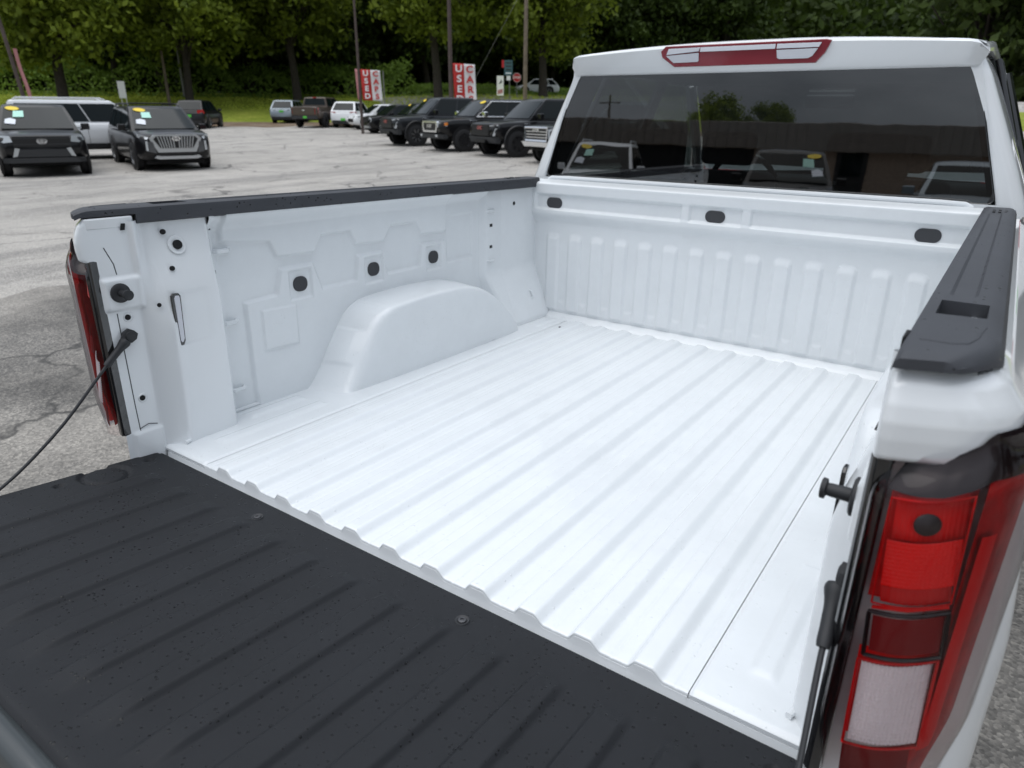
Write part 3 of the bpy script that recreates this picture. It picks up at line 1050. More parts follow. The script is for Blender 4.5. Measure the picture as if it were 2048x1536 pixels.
# --- tailgate cables
hook = MB()
hook.lathe([(0.016, 0.0), (0.016, 0.005), (0.0125, 0.007), (0.0125, 0.012), (0.009, 0.0135), (0.0, 0.0135)], (-0.8155, -0.041, 0.300), (1, 0, 0), 18)
hook.prism([(-0.030, 0.312), (-0.022, 0.303), (-0.027, 0.290), (-0.040, 0.283), (-0.056, 0.287), (-0.064, 0.297), (-0.058, 0.312), (-0.044, 0.320)], lambda a, b, t: (-0.811 + 0.006 * t, a, b))
cb = tb(hook, 'cable_anchor', 'cable_black', bevel=0.001)
cend = (-0.835, -0.40, float(tgz(-0.40)) - 0.012)
a0 = np.array((-0.805, -0.052, 0.293))
cp = [a0, (-0.808, -0.085, 0.262), (-0.811, -0.125, 0.222), (-0.822, -0.22, 0.124), (-0.831, -0.32, 0.044), cend]
cpath = cat([np.array(q) for q in cp], np.linspace(0, 5, 40))
tb(MB().tube([tuple(q) for q in cpath], 0.0036, 10), 'tailgate_cable', 'cable_black', cb)
sl = [tuple(q) for q in cpath[:14]]
tb(MB().tube(sl, [0.0105, 0.0125, 0.013, 0.012, 0.0105, 0.0095, 0.009, 0.009, 0.0088, 0.0086, 0.0085, 0.0085, 0.0085, 0.0075], 12), 'cable_sleeve', 'cable_black', cb)
tb(MB().cyl(cend, (1, 0, 0), 0.012, 0.02, 14), 'cable_end', 'cable_black', cb)
mirror(cb)

# --- cab
CW = [(-0.45, 0.985), (0.0, 0.99), (0.30, 0.975), (0.52, 0.945), (0.583, 0.928), (0.70, 0.880), (0.83, 0.822), (0.89, 0.794), (0.98, 0.752), (1.03, 0.722), (1.055, 0.695)]


def cw(zc):
    return float(np.interp(zc, [a for a, b in CW], [b for a, b in CW]))


TILT = 0.004


def cy(zc):
    return 1.888 + TILT * (zc - 0.59)


WZ0, WZ1 = 0.594, 1.000


def ww(zc):
    return float(np.interp(zc, [WZ0, WZ1], [0.842, 0.712]))


cabm = MB()
# pillars and back panel: rows over z, from window edge outwards and round to the side
for sx in (-1, 1):
    rows = []
    for zc in np.linspace(0.560, 1.045, 40):
        wi = ww(zc) + 0.0015
        wo_ = cw(zc)
        y0 = cy(zc)
        r = 0.05
        row = [(wi, y0 + 0.012), (wi + 0.003, y0 + 0.003), (wi + 0.008, y0)]
        row += [(wi + 0.008 + (wo_ - r - wi - 0.008) * k / 4, y0 + 0.004 * k / 4) for k in range(1, 5)]
        row += [(wo_ - r + r * math.sin(a), y0 + 0.004 + r - r * math.cos(a)) for a in [math.radians(90 * k / 8) for k in range(1, 9)]]
        row += [(wo_ + 0.006, y0 + 0.14), (wo_ + 0.010, y0 + 0.30)]
        rows.append([(sx * a, b, zc) for a, b in row])
    cabm.grid(rows)
# lower back wall of the cab
rows = []
for zc in np.linspace(-0.4, 0.5925, 12):
    rows.append([(xx, cy(min(zc, 0.59)) + 0.001, zc) for xx in np.linspace(-cw(zc) + 0.04, cw(zc) - 0.04, 9)])
cabm.grid(rows)
cab = tb(cabm, 'cab', 'body_paint', angle=45)
# roof header with spoiler lip, then the roof itself
hd = []
for xx in np.linspace(-1, 1, 61):
    ax = abs(xx)
    endf = 1 - smoothstep(0.955, 1.0, ax)
    X_ = xx * 0.730
    crown = 0.030 * (1 - ax ** 2.2)
    ztop = 1.064 + crown
    yb_ = cy(1.0)
    hd.append([(X_ * 0.975, yb_ + 0.012, 0.9985), (X_ * 0.975, yb_ - 0.002, 0.9995), (X_ * 0.98, yb_ - 0.010 * endf, 1.006),
               (X_, yb_ - 0.026 * endf, 1.030), (X_, yb_ - 0.040 * endf, 1.050 + crown * 0.6), (X_, yb_ - 0.046 * endf, 1.062 + crown * 0.8 - 0.02 * (1 - endf)),
               (X_ * 0.995, yb_ - 0.040 * endf, ztop + 0.004 - 0.02 * (1 - endf)), (X_ * 0.985, yb_ - 0.015, ztop + 0.009 - 0.012 * (1 - endf)), (X_ * 0.98, yb_ + 0.06, ztop + 0.012),
               (X_ * 0.98, yb_ + 0.35, ztop + 0.022), (X_ * 0.97, yb_ + 0.9, ztop + 0.024), (X_ * 0.95, yb_ + 1.25, ztop + 0.002)])
roof = tb(MB().grid(hd), 'cab_roof', 'body_paint', cab, angle=40)
# drip rail between roof and side
for sx in (-1, 1):
    tb(MB().tube([(sx * 0.712, cy(1.0) + 0.01, 1.050), (sx * 0.722, cy(1.0) + 0.15, 1.066), (sx * 0.722, cy(1.0) + 0.9, 1.068), (sx * 0.715, cy(1.0) + 1.2, 1.05)], 0.018, 10), 'drip_rail', 'body_paint', roof)


def win_outline(grow=0.0, n=5, r=0.03):
    pts = []
    cs = [(ww(WZ0) + grow, WZ0 - grow), (ww(WZ1) + grow, WZ1 + grow)]
    q = [(cs[0][0], cs[0][1]), (cs[1][0], cs[1][1]), (-cs[1][0], cs[1][1]), (-cs[0][0], cs[0][1])]
    for i in range(4):
        p = Vector(q[i])
        a = (Vector(q[i - 1]) - p).normalized()
        b = (Vector(q[(i + 1) % 4]) - p).normalized()
        for k in range(n + 1):
            t = k / n
            pts.append(tuple(p + a * r * (1 - t) ** 2 + b * r * t ** 2))
    return pts


glassm = MB().add([(a, cy(b) + 0.006, b) for a, b in win_outline()], [tuple(range(24))])
rw = tb(glassm, 'rear_window', 'privacy_glass', cab, smooth=False)
# black ceramic border and thin edge trim
wo_o = win_outline(0.0)
inner = [(a * 0.975, 0.797 + (b - 0.797) * 0.955) for a, b in wo_o]
fm = MB()
n_ = len(wo_o)
fm.add([(a, cy(b) + 0.0085, b) for a, b in wo_o] + [(a, cy(b) + 0.0085, b) for a, b in inner], [(i, (i + 1) % n_, n_ + (i + 1) % n_, n_ + i) for i in range(n_)])
tb(fm, 'window_border', 'hole_black', rw, smooth=False)
ro = win_outline(0.0015)
tb(MB().tube([(a, cy(b) + 0.006, b) for a, b in ro] + [(ro[0][0], cy(ro[0][1]) + 0.006, ro[0][1])], 0.003, 6), 'window_seal', 'gloss_black', rw)

# high brake lamp
CB = [(-0.317, 1.072), (-0.300, 1.090), (0.268, 1.090), (0.285, 1.086), (0.268, 1.050), (0.238, 1.020), (-0.268, 1.020), (-0.312, 1.052)]


def hdy(zc):
    return cy(1.0) - 0.012 - float(np.interp(zc, [1.006, 1.03, 1.068, 1.09], [0.010, 0.026, 0.043, 0.040]))


simple('high_lamp_red', (0.235, 0.016, 0.028), 0.22, coat=1.0)
hl = tb(MB().prism(CB, lambda a, b, t: (a, hdy(b) + 0.03 * (1 - t) - 0.002, b)), 'high_brake_lamp', 'high_lamp_red', roof, bevel=0.002)


def hlens(poly, name):
    return tb(MB().prism(poly, lambda a, b, t: (a, hdy(b) - 0.001 - 0.0035 * t, b)), name, 'lamp_clear', hl, bevel=0.0008)


hlens([(-0.294, 1.060), (-0.286, 1.080), (-0.165, 1.081), (-0.168, 1.068)], 'cargo_lens')
hlens([(-0.296, 1.057), (-0.168, 1.063), (-0.170, 1.037), (-0.176, 1.034), (-0.268, 1.033)], 'cargo_lens')
hlens([(-0.163, 1.066), (-0.163, 1.081), (0.105, 1.081), (0.105, 1.066)], 'brake_strip')
hlens([(0.110, 1.066), (0.110, 1.081), (0.255, 1.080), (0.248, 1.066)], 'cargo_lens')
hlens([(0.110, 1.062), (0.246, 1.063), (0.228, 1.040), (0.214, 1.034), (0.120, 1.034), (0.112, 1.038)], 'cargo_lens')

# cab sides, side glass, windscreen, bonnet
for sx in (-1, 1):
    rows = []
    for yy in np.linspace(1.93, 3.95, 22):
        rows.append([(sx * (cw(zc) + 0.004), yy, zc) for zc in np.linspace(-0.42, 0.56, 14)] + [(sx * 0.92, yy, 0.575)])
    tb(MB().grid(rows), 'cab_side', 'body_paint', cab, angle=50)
    for (a, b, c, d) in ((2.20, 2.26, 2.82, 2.82), (2.90, 2.90, 3.35, 3.85)):
        g = MB().add([(sx * 0.931, a, 0.575), (sx * 0.931, d, 0.575), (sx * 0.748, c, 1.03), (sx * 0.748, b, 1.03)], [(0, 1, 2, 3)])
        tb(g, 'side_window', 'car_glass', cab, smooth=False)
    tb(MB().tube([(sx * 0.925, 2.19, 0.573), (sx * 0.748, 2.24, 1.035), (sx * 0.74, 3.3, 1.04), (sx * 0.925, 3.9, 0.573)], 0.014, 8), 'window_trim', 'gloss_black', cab)
    tb(MB().box(sx * 0.93 - 0.012, sx * 0.93 + 0.012, 2.82, 2.90, 0.56, 0.60), 'belt_moulding', 'gloss_black', cab)
    tb(MB().tube([(sx * 0.925, 2.86, 0.575), (sx * 0.748, 2.86, 1.035)], 0.03, 8), 'centre_pillar', 'gloss_black', cab)
    tb(MB().tube([(sx * 0.90, 3.92, 0.57), (sx * 0.73, 3.20, 1.045)], 0.03, 8), 'windscreen_pillar', 'body_paint', cab)
ws = MB().add([(-0.86, 3.95, 0.56), (0.86, 3.95, 0.56), (0.70, 3.22, 1.05), (-0.70, 3.22, 1.05)], [(0, 1, 2, 3)])
tb(ws, 'windscreen', 'clear_glass', cab, smooth=False)
rows = []
for yy, zc, w_ in ((3.90, 0.55, 0.93), (4.2, 0.53, 0.95), (4.9, 0.47, 0.96), (5.2, 0.40, 0.94), (5.3, 0.30, 0.93), (5.33, -0.3, 0.93)):
    rows.append([(-w_ - 0.02, yy, -0.35), (-w_ - 0.02, yy, zc - 0.1), (-w_, yy, zc - 0.02), (-w_ + 0.1, yy, zc), (0, yy, zc + 0.04), (w_ - 0.1, yy, zc), (w_, yy, zc - 0.02), (w_ + 0.02, yy, zc - 0.1), (w_ + 0.02, yy, -0.35)])
tb(MB().grid(rows), 'bonnet', 'body_paint', cab, angle=50)
# cabin: floor, dashboard, seats, wheel
simple('cabin_dark', (0.018, 0.018, 0.020), 0.7)
simple('seat_cloth', (0.035, 0.035, 0.038), 0.8)
cabin = tb(MB().box(-0.88, 0.88, 1.96, 3.9, -0.35, -0.15), 'cabin_floor', 'cabin_dark', cab)
tb(MB().box(-0.84, 0.84, 3.45, 3.85, 0.10, 0.56), 'dashboard', 'cabin_dark', cab, bevel=0.05, segs=4)
for sx_, yy in ((-0.42, 2.02), (0.42, 2.02), (-0.40, 2.95), (0.40, 2.95)):
    s_ = tb(MB().box(sx_ - 0.25, sx_ + 0.25, yy, yy + 0.15, -0.1, 0.60), 'seat_back', 'seat_cloth', cab, bevel=0.05, segs=4)
    tb(MB().box(sx_ - 0.14, sx_ + 0.14, yy - 0.0, yy + 0.10, 0.63, 0.80), 'headrest', 'seat_cloth', s_, bevel=0.035, segs=4)
tb(MB().box(-0.6, 0.6, 2.95, 3.4, -0.15, 0.0), 'seat_cushion', 'seat_cloth', cab, bevel=0.05)
tb(MB().tube([(-0.40 + 0.19 * math.cos(a), 3.32 - 0.06 * math.sin(a), 0.50 + 0.18 * math.sin(a)) for a in [k * math.pi / 14 for k in range(29)]], 0.016, 8), 'steering_wheel', 'gloss_black', cab)
tb(MB().box(-0.70, 0.70, 2.0, 3.2, 1.030, 1.036), 'headliner', 'cabin_dark', cab)
tb(MB().box(-0.12, 0.12, 3.28, 3.31, 0.92, 0.985), 'rear_mirror', 'gloss_black', cab, bevel=0.01)

# bumper, wheels, underbody
bm_ = MB().prism([(-0.20, -0.42), (-0.235, -0.36), (-0.235, -0.20), (-0.215, -0.165), (-0.06, -0.160), (-0.05, -0.42)], lambda a, b, t: (-0.93 + 1.86 * t, a, b))
tb(bm_, 'rear_bumper', 'chrome', bevel=0.012, segs=3)
simple('tyre', (0.012, 0.012, 0.013), 0.8, bump=0.3, bscale=60)
simple('rim_alloy', (0.55, 0.56, 0.58), 0.28, metal=1.0)
tb(MB().box(-0.62, 0.62, -0.03, 5.1, -0.50, -0.12), 'underbody', 'hole_black')


def wheel_parts(c, sx, r, w, par, off, rimmat, spokes=6, rimr=0.66):
    """tyre and spoked rim about an axle along x; sx: which side is outer"""
    t = MB().lathe([(r * 0.60, -w / 2), (r * 0.86, -w / 2 * 1.02), (r * 0.97, -w / 2 * 0.82), (r, -w / 2 * 0.5), (r, w / 2 * 0.5), (r * 0.97, w / 2 * 0.82), (r * 0.86, w / 2 * 1.02), (r * 0.60, w / 2)], c, (1, 0, 0), 28)
    ty = t.build('wheel', 'tyre', par, off=off)
    rm = MB().lathe([(r * rimr, -w * 0.3), (r * rimr, w * 0.47), (r * (rimr - 0.05), w * 0.45), (r * (rimr - 0.07), w * 0.15), (0.0, w * 0.10)], c, (sx, 0, 0), 24)
    rm.build('rim_barrel', 'hole_black', ty, off=off)
    sp = MB()
    cx, cy_, cz = c
    for k in range(spokes):
        a = 2 * math.pi * k / spokes + 0.3
        d1, d2 = math.cos(a), math.sin(a)
        e1, e2 = -d2, d1
        o_ = []
        for rr, hw, h in ((0.03, 0.028, 0.34), (r * 0.36, 0.020, 0.42), (r * (rimr - 0.01), 0.034, 0.46)):
            for s_ in (-1, 1):
                o_.append((cx + sx * w * h, cy_ + d1 * rr + e1 * hw * s_ * (r / 0.38), cz + d2 * rr + e2 * hw * s_ * (r / 0.38)))
        b_ = [(p[0] - sx * 0.03, p[1], p[2]) for p in o_]
        sp.add(o_ + b_, [(0, 1, 3, 2), (2, 3, 5, 4), (0, 2, 8, 6), (2, 4, 10, 8), (1, 7, 9, 3), (3, 9, 11, 5)])
    sp.lathe([(0.075 * r / 0.38, 0.3 * w), (0.07 * r / 0.38, 0.38 * w), (0.0, 0.4 * w)], c, (sx, 0, 0), 14)
    sp.lathe([(r * (rimr + 0.01), 0.40 * w), (r * (rimr + 0.005), 0.485 * w), (r * (rimr - 0.05), 0.47 * w), (r * (rimr - 0.055), 0.36 * w)], c, (sx, 0, 0), 24)
    sp.build('rim', rimmat, ty, off=off, angle=30)
    return ty


for sx in (-1, 1):
    for yy in (0.98, 4.72):
        ad = MB().cyl((sx * 0.985, yy, 0.41 - ZO + 0.02), (1, 0, 0), 0.48, 0.03, 36)
        tb(ad, 'wheel_arch', 'hole_black')
        wheel_parts((sx * 0.90, yy, 0.41 - ZO), sx, 0.41, 0.27, truck, OFF, 'rim_alloy')

# =================================================================== SETTING
SU = np.array([-0.78, 0.626])          # up the slope of the lot
SR = np.array([0.626, 0.78])
ORG = np.array([0.873, -0.826])


def sr(x_, y_):
    dx, dy = np.asarray(x_) - ORG[0], np.asarray(y_) - ORG[1]
    return dx * SU[0] + dy * SU[1], dx * SR[0] + dy * SR[1]


def tz(x_, y_):
    s_, r_ = sr(x_, y_)
    base = np.interp(s_, [22, 55, 64, 300], [0, 0.5, 0.62, 1.2])
    s0 = 65 - np.clip(r_ - 3, 0, 16) * 0.95
    bank = 2.35 * smoothstep(0, 19, s_ - s0) + 0.012 * np.clip(s_ - s0 - 15, 0, 400)
    return base + bank


def world_grid(s0, s1, ds, r0, r1, dr, dz):
    S, R = np.meshgrid(np.arange(s0, s1 + 0.01, ds), np.arange(r0, r1 + 0.01, dr), indexing='ij')
    X_ = ORG[0] + S * SU[0] + R * SR[0]
    Y_ = ORG[1] + S * SU[1] + R * SR[1]
    return np.stack([X_, Y_, tz(X_, Y_) + dz], -1), S, R


# asphalt: worn pale surface, aggregate, dark patches, cracks
m, b = new_mat('asphalt')
t = m.node_tree
TN = t.nodes.new
TL = t.links.new
co = TN('ShaderNodeTexCoord')


def noise(scale, detail=4, rough=0.55, vec=None, dist=0.0):
    n = TN('ShaderNodeTexNoise')
    n.inputs['Scale'].default_value = scale
    n.inputs['Detail'].default_value = detail
    n.inputs['Roughness'].default_value = rough
    n.inputs['Distortion'].default_value = dist
    TL(vec or co.outputs['Object'], n.inputs['Vector'])
    return n


def ramp(src, stops):
    r = TN('ShaderNodeValToRGB')
    e = r.color_ramp.elements
    while len(e) < len(stops):
        e.new(0.5)
    for k, (p, c) in enumerate(stops):
        e[k].position = p
        e[k].color = (c, c, c, 1) if isinstance(c, (int, float)) else (*c, 1)
    TL(src, r.inputs['Fac'])
    return r


def mixc(fac, a_, b_, mode='MIX'):
    x_ = TN('ShaderNodeMix')
    x_.data_type = 'RGBA'
    x_.blend_type = mode
    for i, v_ in ((0, fac), (6, a_), (7, b_)):
        if isinstance(v_, (int, float)):
            x_.inputs[i].default_value = v_
        elif isinstance(v_, tuple):
            x_.inputs[i].default_value = (*v_, 1)
        else:
            TL(v_, x_.inputs[i])
    return x_.outputs[2]


big = noise(0.16, 5)
med = noise(1.1, 6, 0.62)
agg = TN('ShaderNodeTexVoronoi')
agg.inputs['Scale'].default_value = 105
TL(co.outputs['Object'], agg.inputs['Vector'])
aggs = TN('ShaderNodeSeparateColor')
TL(agg.outputs['Color'], aggs.inputs['Color'])
stone = ramp(aggs.outputs['Red'], [(0.0, (0.07, 0.068, 0.066)), (0.35, (0.24, 0.23, 0.215)), (0.75, (0.42, 0.395, 0.365)), (1.0, (0.68, 0.64, 0.58))])
bigr = ramp(big.outputs['Fac'], [(0.35, (0.40, 0.375, 0.34)), (0.6, (0.54, 0.505, 0.46)), (0.75, (0.57, 0.528, 0.475))])
medr = ramp(med.outputs['Fac'], [(0.30, 0.62), (0.52, 1.0), (0.8, 1.1)])
c1 = mixc(1.0, bigr.outputs['Color'], medr.outputs['Color'], 'MULTIPLY')
c2 = mixc(0.55, c1, stone.outputs['Color'])
# dark wandering stains across the lot
mp2 = TN('ShaderNodeMapping')
mp2.inputs['Rotation'].default_value = (0, 0, 0.67)
mp2.inputs['Scale'].default_value = (0.9, 0.16, 1)
TL(co.outputs['Object'], mp2.inputs['Vector'])
st_ = noise(0.9, 7, 0.66, mp2.outputs['Vector'], 0.6)
stf = ramp(st_.outputs['Fac'], [(0.50, 0.0), (0.60, 0.75), (0.7, 0.9)])
c3 = mixc(stf.outputs['Color'], c2, mixc(0.6, (0.15, 0.144, 0.138), stone.outputs['Color']))
# cracks
wob = noise(1.6, 5)
wv = TN('ShaderNodeVectorMath')
wv.operation = 'MULTIPLY_ADD'
wv.inputs[1].default_value = (0.9, 0.9, 0.0)
TL(wob.outputs['Color'], wv.inputs[0])
TL(co.outputs['Object'], wv.inputs[2])
cr1 = TN('ShaderNodeTexVoronoi')
cr1.feature = 'DISTANCE_TO_EDGE'
cr1.inputs['Scale'].default_value = 0.42
TL(wv.outputs['Vector'], cr1.inputs['Vector'])
crf = ramp(cr1.outputs['Distance'], [(0.0, 1.0), (0.006, 0.8), (0.016, 0.0)])
msk = noise(0.35, 3)
mskr = ramp(msk.outputs['Fac'], [(0.42, 0.0), (0.55, 0.85)])
crm = mixc(1.0, crf.outputs['Color'], mskr.outputs['Color'], 'MULTIPLY')
c4 = mixc(crm, c3, (0.045, 0.043, 0.042))
TL(c4, b.inputs['Base Color'])
setp(b, Roughness=0.88)
bp_ = TN('ShaderNodeBump')
bp_.inputs['Strength'].default_value = 0.5
bp_.inputs['Distance'].default_value = 0.006
TL(agg.outputs['Distance'], bp_.inputs['Height'])
TL(bp_.outputs['Normal'], b.inputs['Normal'])

G, S_, R_ = world_grid(-70, 68, 2.0, -90, 90, 3.0, 0.0)
lot = MB().grid(G).build('parking_lot', 'asphalt', angle=60)
tag(lot, kind='structure')

# coarser, darker old paving under and around the truck, still damp from rain
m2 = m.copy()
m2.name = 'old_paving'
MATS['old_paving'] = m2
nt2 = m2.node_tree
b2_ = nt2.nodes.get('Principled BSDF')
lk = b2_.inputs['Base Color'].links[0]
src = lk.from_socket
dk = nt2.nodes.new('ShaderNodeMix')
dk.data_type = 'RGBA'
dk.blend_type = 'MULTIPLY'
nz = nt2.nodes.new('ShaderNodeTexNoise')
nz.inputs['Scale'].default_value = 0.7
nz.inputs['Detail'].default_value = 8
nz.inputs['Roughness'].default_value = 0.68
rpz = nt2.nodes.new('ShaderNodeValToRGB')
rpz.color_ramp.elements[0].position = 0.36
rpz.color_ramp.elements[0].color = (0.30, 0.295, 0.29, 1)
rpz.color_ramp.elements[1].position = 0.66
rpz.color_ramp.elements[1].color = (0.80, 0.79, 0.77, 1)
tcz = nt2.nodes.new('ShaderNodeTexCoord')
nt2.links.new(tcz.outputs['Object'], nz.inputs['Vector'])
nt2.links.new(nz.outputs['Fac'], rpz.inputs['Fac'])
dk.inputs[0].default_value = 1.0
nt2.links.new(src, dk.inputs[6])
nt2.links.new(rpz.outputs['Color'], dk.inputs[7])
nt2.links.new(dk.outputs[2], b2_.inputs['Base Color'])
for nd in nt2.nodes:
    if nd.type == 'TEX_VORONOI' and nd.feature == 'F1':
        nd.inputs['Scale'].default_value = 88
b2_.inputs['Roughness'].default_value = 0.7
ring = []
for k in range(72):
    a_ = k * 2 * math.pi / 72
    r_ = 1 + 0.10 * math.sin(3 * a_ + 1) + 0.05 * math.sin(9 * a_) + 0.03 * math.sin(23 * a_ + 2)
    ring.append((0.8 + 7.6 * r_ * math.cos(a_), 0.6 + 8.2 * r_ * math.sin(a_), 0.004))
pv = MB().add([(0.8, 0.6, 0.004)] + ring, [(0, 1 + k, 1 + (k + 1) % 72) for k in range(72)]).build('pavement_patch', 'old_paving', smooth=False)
tag(pv, kind='structure')

# grass, dirt, kudzu, leaves
def earth(name, cols, scale, rough=0.95, bump=0.6):
    global t, TN, TL, co
    m, b = new_mat(name)
    t = m.node_tree
    TN, TL = t.nodes.new, t.links.new
    co = TN('ShaderNodeTexCoord')
    n = noise(scale, 8, 0.65)
    r = ramp(n.outputs['Fac'], cols)
    n2 = noise(scale * 14, 4, 0.6)
    r2 = ramp(n2.outputs['Fac'], [(0.3, 0.6), (0.7, 1.2)])
    TL(mixc(1.0, r.outputs['Color'], r2.outputs['Color'], 'MULTIPLY'), b.inputs['Base Color'])
    setp(b, Roughness=rough, Specular_IOR_Level=0.2)
    bp2 = TN('ShaderNodeBump')
    bp2.inputs['Strength'].default_value = bump
    bp2.inputs['Distance'].default_value = 0.08
    TL(n2.outputs['Fac'], bp2.inputs['Height'])
    TL(bp2.outputs['Normal'], b.inputs['Normal'])
    return m


earth('grass', [(0.3, (0.15, 0.20, 0.022)), (0.5, (0.23, 0.28, 0.035)), (0.7, (0.29, 0.32, 0.052))], 0.35)
earth('dirt', [(0.3, (0.13, 0.085, 0.055)), (0.5, (0.20, 0.145, 0.10)), (0.7, (0.27, 0.22, 0.165))], 0.6)
G, S_, R_ = world_grid(56, 420, 4.0, -330, 330, 6.0, 0.0)
s0g = 65 - np.clip(R_ - 3, 0, 16) * 0.95
G[..., 2] -= 0.25 * smoothstep(-1.0, -4.0, S_ - s0g)
ground = MB().grid(G).build('grass_bank', 'grass', angle=60)
tag(ground, kind='structure')
G, S_, R_ = world_grid(-400, 420, 20.0, -400, 400, 20.0, -0.4)
base = MB().grid(G).build('ground', 'grass', angle=60)
tag(base, kind='structure')
# reddish dirt and leaf litter lying at the far edge of the lot
rows = []
for i, r_ in enumerate(np.arange(-40, 34, 1.0)):
    s_end = 65.5 - np.clip(r_ - 3, 0, 16) * 0.95
    wv_ = 1.3 * math.sin(r_ * 0.6) + 0.9 * math.sin(r_ * 1.7 + 1)
    row = []
    for f in np.linspace(0, 1, 8):
        s_ = (s_end - 11 + wv_ + (4.5 if r_ < -6 else 0)) * (1 - f) + (s_end + 1) * f
        X_, Y_ = ORG + s_ * SU + r_ * SR
        row.append((X_, Y_, float(tz(X_, Y_)) + 0.006))
    rows.append(row)
dirt = MB().grid(rows).build('dirt_strip', 'dirt', angle=60)
tag(dirt, kind='structure')
# public road climbing behind the row of pickups
simple('road_grey', (0.24, 0.235, 0.23), 0.9, var=0.2, vscale=1.5)
rows = []
for r_ in np.arange(8, 60, 2.0):
    row = []
    for s_ in np.linspace(68, 74, 5):
        X_, Y_ = ORG + s_ * SU + r_ * SR
        row.append((X_, Y_, float(tz(X_, Y_)) + 0.03))
    rows.append(row)
road = MB().grid(rows).build('road', 'road_grey')
tag(road, kind='structure')


def leaf_mat(name, dark, light, trans):
    global t, TN, TL, co
    m, b = new_mat(name)
    t = m.node_tree
    TN, TL = t.nodes.new, t.links.new
    co = TN('ShaderNodeTexCoord')
    n = noise(0.55, 5, 0.6)
    oi = TN('ShaderNodeObjectInfo')
    r = ramp(n.outputs['Fac'], [(0.3, dark), (0.68, light)])
    hs = TN('ShaderNodeHueSaturation')
    mr = TN('ShaderNodeMapRange')
    mr.inputs['To Min'].default_value = 0.8
    mr.inputs['To Max'].default_value = 1.2
    TL(oi.outputs['Random'], mr.inputs['Value'])
    TL(mr.outputs['Result'], hs.inputs['Value'])
    TL(r.outputs['Color'], hs.inputs['Color'])
    TL(hs.outputs['Color'], b.inputs['Base Color'])
    setp(b, Roughness=0.6, Specular_IOR_Level=0.25)
    tr = TN('ShaderNodeBsdfTranslucent')
    TL(hs.outputs['Color'], tr.inputs['Color'])
    ms = TN('ShaderNodeMixShader')
    ms.inputs[0].default_value = trans
    out = t.nodes.get('Material Output')
    TL(b.outputs[0], ms.inputs[1])
    TL(tr.outputs[0], ms.inputs[2])
    TL(ms.outputs[0], out.inputs['Surface'])
    return m


leaf_mat('leaves_oak', (0.075, 0.112, 0.013), (0.25, 0.31, 0.036), 0.4)
leaf_mat('leaves_deep', (0.024, 0.042, 0.008), (0.065, 0.098, 0.017), 0.2)
leaf_mat('leaves_vine', (0.10, 0.165, 0.030), (0.22, 0.33, 0.055), 0.35)
simple('bark', (0.040, 0.033, 0.027), 0.95, bump=0.8, bscale=14, var=0.3, vscale=6)


def leaf_quads(C, size, rs):
    """one bent leaf-spray quad at every centre"""
    n = len(C)
    a = rs.normal(size=(n, 3))
    a /= np.linalg.norm(a, axis=1)[:, None]
    bq = rs.normal(size=(n, 3))
    bq -= (bq * a).sum(1)[:, None] * a
    bq /= np.linalg.norm(bq, axis=1)[:, None]
    s_ = size * rs.uniform(0.6, 1.35, n)[:, None]
    v0 = C - a * s_
    v1 = C + bq * s_ * 0.55
    v2 = C + a * s_
    v3 = C - bq * s_ * 0.55
    V = np.stack([v0, v1, v2, v3], 1).reshape(-1, 3)
    F = np.arange(n * 4).reshape(-1, 4)
    return V, F


def fast_mesh(name, V, F, mat):
    me = D.meshes.new(name)
    me.vertices.add(len(V))
    me.vertices.foreach_set('co', np.asarray(V, np.float32).ravel())
    me.loops.add(F.size)
    me.loops.foreach_set('vertex_index', F.ravel().astype(np.int32))
    me.polygons.add(len(F))
    me.polygons.foreach_set('loop_start', (np.arange(len(F)) * F.shape[1]).astype(np.int32))
    me.polygons.foreach_set('loop_total', np.full(len(F), F.shape[1], np.int32))
    me.update(calc_edges=True)
    me.materials.append(MATS[mat])
    return me


def crown_points(rs, rx, rz_, zc, nclump, per, clump_r):
    cs = []
    while len(cs) < nclump:
        p = rs.uniform(-1, 1, 3)
        d = np.linalg.norm(p)
        if d > 1 or d < 0.35:
            continue
        cs.append(p)
    cs = np.array(cs)
    ctr = cs * [rx, rx, rz_] * rs.uniform(0.85, 1.12, (nclump, 1)) + [0, 0, zc]
    pts = []
    for c in ctr:
        k = int(per * rs.uniform(0.5, 1.4))
        q = rs.normal(size=(k, 3)) * clump_r * np.array([0.62, 0.62, 0.38])
        q[:, 2] -= 0.25 * np.hypot(q[:, 0], q[:, 1])
        pts.append(c + q)
    return np.concatenate(pts), ctr


